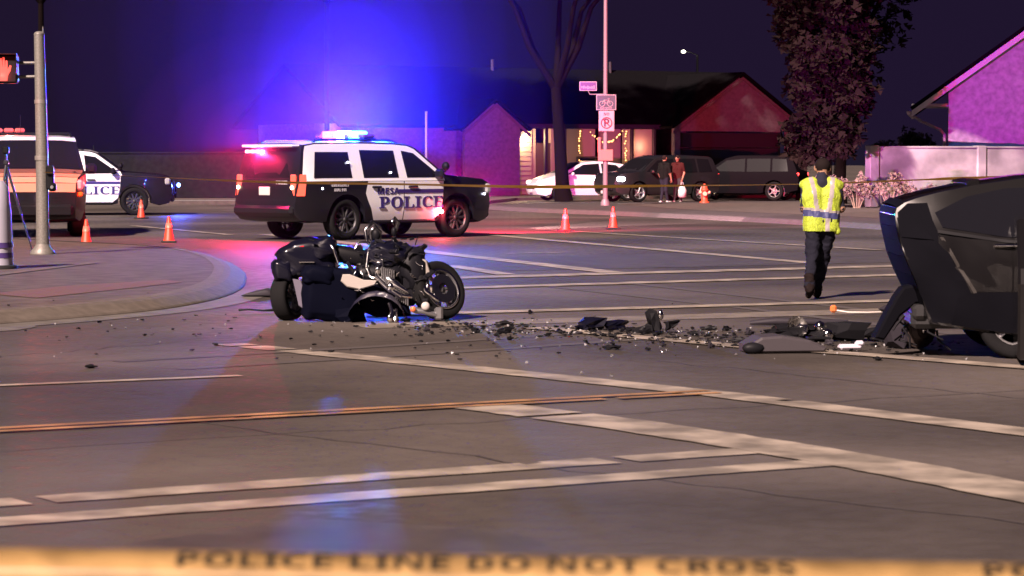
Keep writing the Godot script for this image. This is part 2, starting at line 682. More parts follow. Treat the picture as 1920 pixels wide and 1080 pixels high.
	# lettering on both sides
	var ink := M("navy decal", .03, .02, .14, .5)
	if style != "rescue":
		for s in [1.0, -1.0]:
			var turned := Basis() if s > 0 else Basis(Vector3.UP, PI)
			lettering("lettering", o, "POLICE", .235, .008, ink, Vector3(2.86, .715, s * 1.012), turned, "Droid Serif", true, true, 1.42)
			lettering("lettering", o, "MESA", .12, .008, ink, Vector3(2.86 - s * .62, .94, s * 1.012), turned, "Droid Sans", true, false, 1.35)
			b = MB.new()
			b.box(Vector3(2.86 + s * .26, .935, s * 1.01), Vector3(1.2, .075, .008))
			put("stripe", b, ink, o)
		lettering("lettering", o, "POLICE", .07, .006, M("silver decal", .5, .5, .52, .4), Vector3(-.045, 1.115, .5), Basis(Vector3.UP, -PI / 2), "Droid Sans")
		lettering("lettering", o, "EMERGENCY", .055, .006, M("silver decal", .5, .5, .52, .4), Vector3(1.0, 1.06, 1.008), Basis(), "Droid Sans")
		lettering("lettering", o, "DIAL 911", .055, .006, M("silver decal", .5, .5, .52, .4), Vector3(1.0, .97, 1.008), Basis(), "Droid Sans")
	# roof light bar with its modules
	b = MB.new()
	b.box(Vector3(2.0, 1.945, 0), Vector3(.34, .05, 1.5), .015)
	var bar := put("light_bar", b, trim, o)
	var red := glow("red lamp", 1.0, .1, .16, 3.2)
	var hot := glow("white lamp", 1.0, .9, 1.0, 12.0)
	var cyan := glow("cyan lamp", .1, .9, 1.0, 4.0)
	var dead := M("unlit lamp lens", .12, .05, .06, .12)
	for k in 7:
		var zz := -.64 + k * .2133
		b = MB.new()
		var tall := .14 if style == "main" and k in [1, 2, 3, 5] else .08
		b.box(Vector3(2.0, 1.97 + tall * .5, zz), Vector3(.3, tall, .19), .025)
		var m: Material = dead
		if style == "main":
			m = [dead, red, red, hot, dead, cyan, dead][k]
		elif style == "rescue":
			m = glow("red lit lens", 1.0, .08, .06, .55)
		if style == "rescue" and k < 4:
			continue
		put("lamp", b, m, bar)
	# rear deck lights at the top of the hatch
	if style == "main":
		for k in 4:
			b = MB.new()
			b.box(Vector3(.075, 1.71, -.66 + k * .15), Vector3(.06, .06, .115), .02)
			put("deck_lamp", b, glow("rear red lamp", 1.0, .25, .32, 5.0), hatch)
		b = MB.new()
		b.ball(Vector3(3.66, .52, 1.03), Vector3(.035, .035, .035))
		put("side_lamp", b, glow("side red lamp", 1.0, .35, .35, 30.0), o)
		for p in [Vector3(4.0, 1.27, .5), Vector3(4.75, 1.2, .35), Vector3(4.95, .86, .93), Vector3(1.24, 1.5, .955), Vector3(2.32, 1.3, .99), Vector3(.55, 1.0, 1.0)]:  # small glowing balls dotted over hood, windows and flank
			b = MB.new()
			b.ball(p, Vector3(.022, .022, .022), 8)
			put("bright_dot", b, glow("bright dot", .8, .8, 1.0, 8.0), o)
	o.scale = Vector3.ONE * scale
	return o


# smaller cars for the street behind
func street_car(called: String, label: String, at: Vector3, turn: float, spec: Dictionary) -> Node3D:
	var o := thing(called, label, "car", at, turn)
	var poly: PackedVector2Array = PackedVector2Array(spec.outline)
	var belt: float = spec.belt
	var half: float = spec.half
	var len: float = spec.length
	var wf := func(x: float, y: float) -> float:
		var w := half
		if y > belt:
			w -= (y - belt) * .32
		if y < .5:
			w -= .06 * (.5 - y) / .3
		if x > len - .8:
			w -= pow(x - len + .8, 2.0) * .42
		if x < .6:
			w -= pow(.6 - x, 2.0) * .3
		return w
	var xs := steps(-.1, len + .2, .3)
	var ys := steps(.15, spec.top + .1, .2)
	put("body", shell(poly, xs, ys, wf), spec.paint, o)
	var glass := dull(M("dull car glass", .006, .006, .008, .3), .1)
	for w in spec.windows:
		for s in [1.0, -1.0]:
			var b := MB.new()
			side_sheet(b, PackedVector2Array(w), xs, ys, wf, .006, [s])
			put("side_window", b, glass, o)
	for c in spec.screens:
		var b := MB.new()
		cross_sheet(b, c[1], c[2], -.92, .92, wf, .005)
		put(c[0], b, glass, o)
	for s in [1.0, -1.0]:
		var b := MB.new()
		b.box(Vector3(len - .22, spec.lamp, s * (half - .22)), Vector3(.3, .15, .3), .05)
		var lit: bool = spec.get("lit", 0) == 3 or spec.get("lit", 0) == (1 if s > 0 else 2)
		put("headlight", b, spec.lamp_glow if lit else M("headlight lens", .3, .3, .3, .08), o)
		b = MB.new()
		b.box(Vector3(.08, spec.lamp + .12, s * (half - .2)), Vector3(.12, .2, .2), .04)
		put("taillight", b, glow("far red tail lamp", 1.0, .03, .03, 5.0) if spec.get("tail", false) else M("tail lamp lens", .3, .01, .01, .2), o)
		b = MB.new()
		b.box(Vector3(spec.mirror, belt + .1, s * (half + .06)), Vector3(.12, .13, .2), .04)
		put("mirror", b, spec.paint, o)
		for ax in spec.axles:
			wheel(o, Vector3(ax, spec.wheel, s * (half - .13)), spec.wheel, .22, s, M("silver rim", .45, .45, .46, .3, .7), 5)
	var g := MB.new()
	g.box(Vector3(len - .02, .5, 0), Vector3(.1, .16, half * 1.1), .03)
	put("grille", g, dull(M("black plastic trim", .007, .007, .009, .55)), o)
	g = MB.new()
	g.box(Vector3(len + .03, .38, 0), Vector3(.03, .11, .31), .005)
	put("number_plate", g, M("number plate", .5, .5, .48, .5), o)
	return o


func hatch_spec(paint: Material) -> Dictionary:
	var p := [Vector2(.05, .32), Vector2(.4, .24)]
	p += arc(.85, .31, .36, 186, -6, 8)
	p += [Vector2(1.3, .22), Vector2(3.1, .22)]
	p += arc(3.55, .31, .36, 186, -6, 8)
	p += [Vector2(4.1, .2), Vector2(4.38, .26), Vector2(4.45, .45), Vector2(4.4, .66), Vector2(4.2, .8), Vector2(3.75, .95), Vector2(3.5, 1.02), Vector2(2.65, 1.44), Vector2(2.2, 1.49), Vector2(1.7, 1.48), Vector2(1.0, 1.38), Vector2(.35, 1.18), Vector2(.1, 1.08), Vector2(.03, .8), Vector2(.0, .5)]
	return {"lamp_glow": null, "outline": p, "belt": .92, "half": .87, "length": 4.45, "top": 1.5, "lamp": .7, "mirror": 3.1, "wheel": .31, "axles": [.85, 3.55], "paint": paint,
		"windows": [[Vector2(1.95, .98), Vector2(3.3, 1.0), Vector2(2.62, 1.37), Vector2(1.98, 1.42)], [Vector2(.85, 1.02), Vector2(1.88, .98), Vector2(1.9, 1.42), Vector2(1.3, 1.36)]],
		"screens": [["windshield", Vector2(3.47, 1.03), Vector2(2.68, 1.43)], ["rear_window", Vector2(.98, 1.37), Vector2(.38, 1.18)]]}


func wagon_spec(paint: Material) -> Dictionary:
	var p := [Vector2(.05, .4), Vector2(.4, .32)]
	p += arc(.95, .36, .43, 186, -6, 8)
	p += [Vector2(1.5, .28), Vector2(3.2, .28)]
	p += arc(3.75, .36, .43, 186, -6, 8)
	p += [Vector2(4.4, .28), Vector2(4.62, .4), Vector2(4.68, .7), Vector2(4.62, .95), Vector2(4.4, 1.05), Vector2(3.6, 1.13), Vector2(2.9, 1.6), Vector2(2.5, 1.7), Vector2(1.4, 1.71), Vector2(.4, 1.66), Vector2(.28, 1.6), Vector2(.05, 1.05), Vector2(.0, .8)]
	return {"outline": p, "belt": 1.03, "half": .93, "length": 4.68, "top": 1.72, "lamp": .86, "mirror": 3.2, "wheel": .36, "axles": [.95, 3.75], "paint": paint,
		"windows": [[Vector2(2.1, 1.1), Vector2(3.42, 1.12), Vector2(2.85, 1.53), Vector2(2.12, 1.6)], [Vector2(1.1, 1.1), Vector2(2.02, 1.1), Vector2(2.04, 1.6), Vector2(1.12, 1.6)], [Vector2(.4, 1.12), Vector2(1.02, 1.1), Vector2(1.04, 1.6), Vector2(.5, 1.58)]],
		"screens": [["windshield", Vector2(3.56, 1.15), Vector2(2.93, 1.58)], ["rear_window", Vector2(.27, 1.57), Vector2(.08, 1.1)]]}


# ---------------------------------------------------------------- bodies of people
# joints joined by tapered capsules, blended, meshed as surface nets: [quads of four points, colour per quad]
func skin(bones: Array, cell: float, k: float) -> Array:
	var lo := Vector3.ONE * 1e9
	var hi := -lo
	for o in bones:
		var r: float = maxf(o[2], o[3])
		for p in [o[0], o[1]]:
			lo = lo.min(p - Vector3.ONE * r)
			hi = hi.max(p + Vector3.ONE * r)
	lo -= Vector3.ONE * cell * 3
	hi += Vector3.ONE * cell * 3
	var nx := int((hi.x - lo.x) / cell) + 1
	var ny := int((hi.y - lo.y) / cell) + 1
	var nz := int((hi.z - lo.z) / cell) + 1
	var d := PackedFloat32Array()
	d.resize(nx * ny * nz)
	d.fill(1.0)
	var best := d.duplicate()
	var own := PackedByteArray()
	own.resize(nx * ny * nz)
	for bi in bones.size():
		var a: Vector3 = bones[bi][0]
		var c: Vector3 = bones[bi][1]
		var ra: float = bones[bi][2]
		var rb: float = bones[bi][3]
		var ab := c - a
		var l2 := maxf(ab.length_squared(), 1e-8)
		var m := maxf(ra, rb) + k + cell * 2
		var p0 := ((a.min(c) - Vector3.ONE * m - lo) / cell).floor().max(Vector3.ZERO)
		var p1 := ((a.max(c) + Vector3.ONE * m - lo) / cell).ceil()
		for z in range(int(p0.z), mini(int(p1.z) + 1, nz)):
			for y in range(int(p0.y), mini(int(p1.y) + 1, ny)):
				for x in range(int(p0.x), mini(int(p1.x) + 1, nx)):
					var p := lo + Vector3(x, y, z) * cell
					var t := clampf((p - a).dot(ab) / l2, 0.0, 1.0)
					var e := p.distance_to(a + ab * t) - lerpf(ra, rb, t)
					var i := (z * ny + y) * nx + x
					if e < best[i]:
						best[i] = e
						own[i] = bi
					var o := d[i]
					var h := clampf(0.5 + 0.5 * (o - e) / k, 0.0, 1.0)
					d[i] = lerpf(o, e, h) - k * h * (1.0 - h)
	var vid := PackedInt32Array()
	vid.resize(nx * ny * nz)
	vid.fill(-1)
	var verts := PackedVector3Array()
	var cols := PackedByteArray()
	var corner := [0, 1, nx, nx + 1, nx * ny, nx * ny + 1, nx * ny + nx, nx * ny + nx + 1]
	var edges := [[0, 1], [2, 3], [4, 5], [6, 7], [0, 2], [1, 3], [4, 6], [5, 7], [0, 4], [1, 5], [2, 6], [3, 7]]
	for z in nz - 1:
		for y in ny - 1:
			for x in nx - 1:
				var i := (z * ny + y) * nx + x
				if absf(d[i]) > cell * 2.0:
					continue
				var inside := 0
				for q in corner:
					if d[i + q] < 0.0:
						inside += 1
				if inside == 0 or inside == 8:
					continue
				var sum := Vector3.ZERO
				var count := 0
				for e in edges:
					var a := d[i + corner[e[0]]]
					var b := d[i + corner[e[1]]]
					if (a < 0.0) != (b < 0.0):
						var t := a / (a - b)
						var ca := Vector3(e[0] & 1, (e[0] >> 1) & 1, e[0] >> 2)
						var cb := Vector3(e[1] & 1, (e[1] >> 1) & 1, e[1] >> 2)
						sum += ca.lerp(cb, t)
						count += 1
				vid[i] = verts.size()
				verts.append(lo + (Vector3(x, y, z) + sum / count) * cell)
				cols.append(own[i])
	var quads := []
	var stride := [1, nx, nx * ny]
	for z in range(1, nz - 1):
		for y in range(1, ny - 1):
			for x in range(1, nx - 1):
				var i := (z * ny + y) * nx + x
				if vid[i] < 0 and absf(d[i]) > cell * 2.0:
					continue
				for ax in 3:
					var j: int = i + stride[ax]
					if (d[i] < 0.0) == (d[j] < 0.0):
						continue
					var u: int = stride[(ax + 1) % 3]
					var w: int = stride[(ax + 2) % 3]
					var ids := [vid[i - u - w], vid[i - w], vid[i], vid[i - u]]
					if ids.min() < 0:
						continue
					if d[i] > 0.0:
						ids.reverse()
					quads.append([verts[ids[0]], verts[ids[1]], verts[ids[2]], verts[ids[3]], cols[ids[0]]])
	return quads


func add_skin(b: MB, bones: Array, cell: float, k: float, crease := 0.0) -> void:
	b.group = 1
	var n := FastNoiseLite.new()
	n.frequency = 5.0
	for q in skin(bones, cell, k):
		if crease > 0.0 and q[4] < 6:
			for i in 4:
				var p: Vector3 = q[i]
				q[i] = p + Vector3(n.get_noise_3d(p.x, p.y * 1.6, p.z), 0, n.get_noise_3d(p.x + 9.0, p.y * 1.6, p.z)) * crease
		b.col = bones[q[4]][4]
		b.quad(q[0], q[1], q[2], q[3])


# a right hand: wrist at the origin, fingers along -y, palm facing -z, thumb towards -x
func hand_bones(c: Color, curl: float) -> Array:
	var o := [[Vector3(-.024, -.03, 0), Vector3(-.022, -.085, 0), .015, .013, c], [Vector3(0, -.02, 0), Vector3(0, -.088, 0), .016, .013, c], [Vector3(.022, -.03, 0), Vector3(.022, -.08, 0), .014, .012, c], [Vector3(0, .03, 0), Vector3(0, -.03, 0), .026, .02, c]]
	var lens := [.07, .078, .072, .056]
	for f in 4:
		var p := Vector3(-.029 + f * .0195, -.088 + absf(f - 1.2) * .004, 0)
		var a := 0.25 * curl
		for s in 3:
			var q: Vector3 = p + Vector3((f - 1.5) * .002, -cos(a), -sin(a)) * lens[f] * [.45, .32, .25][s]
			o.append([p, q, .0095 - s * .0008, .009 - s * .0008, c])
			p = q
			a += 0.55 * curl
	o.append([Vector3(-.02, -.03, -.004), Vector3(-.045, -.06, -.018), .013, .0105, c])
	o.append([Vector3(-.045, -.06, -.018), Vector3(-.05, -.09, -.03), .0105, .0085, c])
	return o


func add_hand(b: MB, at: Vector3, along: Vector3, palm: Vector3, left: bool, c: Color, cell: float, curl := 1.2) -> void:
	var y := -along.normalized()
	var z := (-palm - y * (-palm).dot(y)).normalized()
	var keep := b.xf
	b.xf = keep * Transform3D(Basis(y.cross(z) * (-1.0 if left else 1.0), y, z), at)
	add_skin(b, hand_bones(c, curl), cell, .006)
	b.xf = keep


func head_bones(neck: Vector3, centre: Vector3, face: Vector3, skin_c: Color, hair: Color) -> Array:
	var f := face.normalized()
	var s := f.cross(Vector3.UP).normalized()
	var u := s.cross(f)
	return [[neck, centre - u * .06, .058, .052, skin_c], [centre - f * .015 + u * .02, centre + f * .012 + u * .015, .092, .084, hair], [centre + f * .03 - u * .03, centre + f * .038 - u * .075, .066, .038, skin_c],
		[centre + f * .07 + u * .01, centre + f * .088 + u * .005, .03, .03, skin_c], [centre + f * .095, centre + f * .112 - u * .025, .012, .016, skin_c],
		[centre + s * .085, centre + s * .09 - u * .03, .016, .012, skin_c], [centre - s * .085, centre - s * .09 - u * .03, .016, .012, skin_c],
		[centre + f * .075 - u * .06, centre + f * .08 - u * .062, .022, .02, skin_c]]


func officer() -> void:
	var o := thing("person", "person in a bright yellow reflective vest and dark trousers walking away across the road", "person", Vector3(3.57, 0, -32.49), 0.08)
	var navy := Color(.012, .013, .022)
	var boot := Color(.012, .01, .01)
	var flesh := Color(.3, .17, .11)
	var hair := Color(.012, .01, .01)
	var shirt := Color(.02, .02, .035)
	var L := [Vector3(-.03, .86, 0), Vector3(-.06, .5, .04), Vector3(-.13, .17, .24)]
	var R := [Vector3(.145, .86, 0), Vector3(.1, .47, -.14), Vector3(.03, .1, -.16)]
	var bones := []
	for leg in [L, R]:
		bones.append([leg[0], leg[1], .105, .074, navy])
		bones.append([leg[1], leg[2], .074, .058, navy])
		bones.append([leg[2] + Vector3(0, .08, 0), leg[2], .056, .05, boot])
		var toe := Vector3(.03, -.055, -.16) if leg == R else Vector3(.02, -.12, -.1)
		bones.append([leg[2] + Vector3(0, -.045, .05), leg[2] + toe, .05, .042, boot])
	bones.append([Vector3(-.02, .9, 0), Vector3(.12, .9, 0), .125, .125, navy])
	for s in [-1.0, 1.0]:
		bones.append([Vector3(.05 + s * .055, .92, 0), Vector3(.055 + s * .085, 1.2, -.02), .115, .12, shirt])
		bones.append([Vector3(.055 + s * .085, 1.2, -.02), Vector3(.06 + s * .11, 1.34, -.03), .12, .075, shirt])
	bones.append([Vector3(.06, 1.36, -.03), Vector3(.068, 1.42, -.05), .08, .06, shirt])
	var hands := []
	for s in [-1.0, 1.0]:
		var sh := Vector3(.06 + s * .185, 1.335, -.03)
		var el := Vector3(.06 + s * (.225 if s > 0 else .2), 1.06, -.02)
		var wr := Vector3(.06 + s * .12, 1.07, -.26)
		bones.append([sh, el, .062, .05, shirt])
		bones.append([el, el.lerp(wr, .5), .05, .042, flesh])
		bones.append([el.lerp(wr, .5), wr, .042, .028, flesh])
		hands.append([wr, wr - el, s < 0])
	bones += head_bones(Vector3(.068, 1.4, -.05), Vector3(.085, 1.535, -.1), Vector3(.15, -.42, -1), flesh, hair)
	var b := MB.new()
	add_skin(b, bones, .014, .035, .028)
	for h in hands:
		add_hand(b, h[0], h[1], Vector3(-1 if not h[2] else 1, -.3, 0), h[2], flesh, .005)
	var cloth := dull(M("clothes and skin", 1, 1, 1, .85), .2)
	cloth.vertex_color_use_as_albedo = true
	put("body", b, cloth, o)
	# the vest: a loose shell over the trunk with sewn bands
	var vest := []
	var w := Color.WHITE
	for s in [-1.0, 1.0]:
		vest.append([Vector3(.05 + s * .06, .83, 0), Vector3(.055 + s * .095, 1.2, -.02), .142, .138, w])
		vest.append([Vector3(.055 + s * .095, 1.2, -.02), Vector3(.06 + s * .125, 1.335, -.03), .138, .09, w])
		vest.append([Vector3(.06 + s * .11, 1.355, -.03), Vector3(.06 + s * .19, 1.33, -.03), .068, .072, w])
	var cloth_b := MB.new()
	var band_b := MB.new()
	var edge_b := MB.new()
	cloth_b.group = 1; band_b.group = 1; edge_b.group = 1
	var folds := FastNoiseLite.new()
	folds.frequency = 7.0
	for q in skin(vest, .0125, .03):
		for k in 4:
			var p: Vector3 = q[k]
			q[k] = p + Vector3(p.x - .055, 0, p.z).normalized() * folds.get_noise_3d(p.x, p.y * .45, p.z) * .03
		var c: Vector3 = (q[0] + q[1] + q[2] + q[3]) / 4
		if c.y < .80:
			continue
		var x: float = c.x - .05 - (c.y - .95) * .01
		var strip := absf(absf(x) - (.055 + maxf(c.y - .95, 0.0) * .16)) < .026 and (c.y > 1.03 or x > 0)
		if absf(c.y - .985 - x * -.12) < .036:
			edge_b.quad(q[0], q[1], q[2], q[3])
		elif absf(c.y - 1.03 - x * -.12) < .02 or strip:
			band_b.quad(q[0], q[1], q[2], q[3])
		else:
			cloth_b.quad(q[0], q[1], q[2], q[3])
	var v := put("vest", cloth_b, grained(M("fluorescent yellow cloth", .52, .67, .05, .7), "streak", .5), o)
	put("reflective_band", band_b, M("grey reflective band", .3, .27, .27, .35), v)
	put("waist_band", edge_b, M("dark blue waist band", .045, .05, .14, .5), v)
	b = MB.new()
	b.group = 1
	for q in skin([[Vector3(.2, .86, .05), Vector3(.235, .79, .06), .05, .04, w], [Vector3(.17, .95, .06), Vector3(.2, .87, .06), .03, .05, w]], .0125, .02):
		b.quad(q[0], q[1], q[2], q[3])
	put("vest_flap", b, mats["fluorescent yellow cloth"], v)
	b = MB.new()
	b.tube([Vector3(-.09, .93, 0), Vector3(.05, .915, .13), Vector3(.19, .93, 0), Vector3(.05, .915, -.13), Vector3(-.09, .93, 0)], [.02, .02, .02, .02, .02], 6, false)
	b.box(Vector3(-.1, .86, .03), Vector3(.05, .14, .08), .015)
	put("duty_belt", b, M("black leather", .015, .015, .016, .45), o)


func bystander(label: String, at: Vector3, turn: float, top: Color, legs: Color, shoe: Color, bag: bool) -> void:
	var o := thing("person", label, "person", at, turn, "bystanders by the parked cars")
	var flesh := Color(.4, .2, .14)
	var bones := []
	for s in [-1.0, 1.0]:
		var hip := Vector3(s * .09, .9, 0)
		var knee := Vector3(s * .1, .48, .03 * s)
		var ankle := Vector3(s * .11, .09, -.06 * s)
		bones.append([hip, knee, .1, .068, legs])
		bones.append([knee, ankle, .066, .046, legs])
		bones.append([ankle + Vector3(0, -.045, -.04), ankle + Vector3(s * .03, -.05, .15), .045, .042, shoe])
		bones.append([Vector3(s * .07, .95, 0), Vector3(s * .1, 1.28, 0), .115, .12, top])
		bones.append([Vector3(s * .1, 1.28, 0), Vector3(s * .13, 1.42, 0), .115, .07, top])
		var sh := Vector3(s * .2, 1.42, 0)
		var el := Vector3(s * .25, 1.12, .02 if s < 0 else -.04)
		var wr := Vector3(s * .24, .88, .1)
		bones.append([sh, el, .058, .046, top])
		bones.append([el, wr, .044, .028, flesh])
	bones.append([Vector3(0, 1.45, 0), Vector3(0, 1.5, 0), .07, .06, top])
	bones += head_bones(Vector3(0, 1.5, 0), Vector3(0, 1.64, .02), Vector3(0, -.1, 1), flesh, Color(.02, .014, .012))
	var b := MB.new()
	add_skin(b, bones, .022, .035)
	for s in [-1.0, 1.0]:
		add_hand(b, Vector3(s * .24, .88, .1), Vector3(0, -1, .3), Vector3(-s, 0, 0), s < 0, flesh, .006)
	put("body", b, mats["clothes and skin"], o)
	if bag:
		var g := thing("carrier_bag", "white carrier bag hanging from the hand of the right bystander", "bag", at + Basis(Vector3.UP, turn) * Vector3(.25, .22, .14))
		b = MB.new()
		b.xf = Transform3D(Basis(Vector3.RIGHT, 0.05))
		b.tube([Vector3(0, 0, 0), Vector3(0, .03, 0), Vector3(.01, .25, 0), Vector3(0, .4, 0), Vector3(0, .46, 0)], [.09, .15, .16, .1, .05], 9)
		put("sack", b, M("white plastic film", .7, .66, .64, .4), g)
		b = MB.new()
		b.tube([Vector3(-.04, .44, 0), Vector3(-.03, .55, 0), Vector3(.03, .55, 0), Vector3(.04, .44, 0)], [.01, .012, .012, .01], 6)
		put("strap", b, mats["white plastic film"], g)


# ---------------------------------------------------------------- ground
func flat(pts: Array, y: float) -> MB:
	var b := MB.new()
	var poly := PackedVector2Array(pts)
	var idx := Geometry2D.triangulate_polygon(poly)
	for i in range(0, idx.size(), 3):
		var p := []
		for k in 3:
			p.append(Vector3(poly[idx[i + k]].x, y, -poly[idx[i + k]].y))
		if (p[1] - p[0]).cross(p[2] - p[0]).y < 0.0:
			p.reverse()
		b.tri(p[0], p[1], p[2])
	return b


# raised ground: a sheet with a rounded kerb face down to the road along pts (x, distance)
func raised(pts: Array, y: float, inset := 0.0) -> MB:
	if inset > 0.0:
		pts = Array(Geometry2D.offset_polygon(PackedVector2Array(pts), -inset)[0])
	var b := flat(pts, y)
	var n := pts.size()
	for i in n:
		var a: Vector2 = pts[i]
		var c: Vector2 = pts[(i + 1) % n]
		b.quad(Vector3(a.x, -.02, -a.y), Vector3(c.x, -.02, -c.y), Vector3(c.x, y, -c.y), Vector3(a.x, y, -a.y))
	return b


func smooth_line(pts: Array, per := 5) -> Array:
	var o := []
	for i in pts.size() - 1:
		var p0: Vector2 = pts[maxi(i - 1, 0)]
		var p3: Vector2 = pts[mini(i + 2, pts.size() - 1)]
		for k in per:
			o.append(pts[i].cubic_interpolate(pts[i + 1], p0, p3, float(k) / per))
	o.append(pts[-1])
	return o


# kerb of real section swept along a line; inside is to the left of the line when in = 1
func kerb(pts: Array, width: float, height: float, inside: float) -> MB:
	var b := MB.new()
	var prof := [Vector2(0, -.02), Vector2(.015, .012), Vector2(.04, .03), Vector2(width * .5, height - .02), Vector2(width * .7, height - .003), Vector2(width, height + .003)]
	var rows := []
	for i in pts.size():
		var d: Vector2 = (pts[mini(i + 1, pts.size() - 1)] - pts[maxi(i - 1, 0)]).normalized()
		var nrm := Vector2(-d.y, d.x) * inside
		var row := []
		for q in prof:
			var p: Vector2 = pts[i] + nrm * q.x
			row.append(Vector3(p.x, q.y, -p.y))
		rows.append(row)
	for i in rows.size() - 1:
		for k in prof.size() - 1:
			b.group = 1 + k
			b.quad(rows[i][k], rows[i + 1][k], rows[i + 1][k + 1], rows[i][k + 1])
	return b


# painted line with slightly uneven edges and worn gaps
func stripe(pts: Array, width: float, y: float, worn := 0.12) -> MB:
	var b := MB.new()
	var fine := []
	for i in pts.size() - 1:
		var l: float = pts[i].distance_to(pts[i + 1])
		var n := maxi(int(l / .12), 1)
		for k in n:
			fine.append(pts[i].lerp(pts[i + 1], float(k) / n))
	fine.append(pts[-1])
	var prev := []
	for i in fine.size():
		var d: Vector2 = (fine[mini(i + 1, fine.size() - 1)] - fine[maxi(i - 1, 0)]).normalized()
		var s := Vector2(-d.y, d.x)
		var l := width * .5 * (1.0 + rng.randf_range(-.06, .04))
		var r := width * .5 * (1.0 + rng.randf_range(-.06, .04))
		var a: Vector2 = fine[i] + s * l
		var c: Vector2 = fine[i] - s * r
		var here := [Vector3(a.x, y, -a.y), Vector3(c.x, y, -c.y)]
		if prev.size() and rng.randf() > worn * .2:
			var g := rng.randf()
			if g < worn * .05:
				b.quad(prev[0].lerp(prev[1], rng.randf_range(.2, .6)), prev[1], here[1], here[0].lerp(here[1], rng.randf_range(.2, .6)))
			elif g < worn * .1:
				b.quad(prev[0], prev[0].lerp(prev[1], rng.randf_range(.3, .8)), here[0].lerp(here[1], rng.randf_range(.3, .8)), here[0])
			else:
				b.quad(prev[0], prev[1], here[1], here[0])
		prev = here
	return b


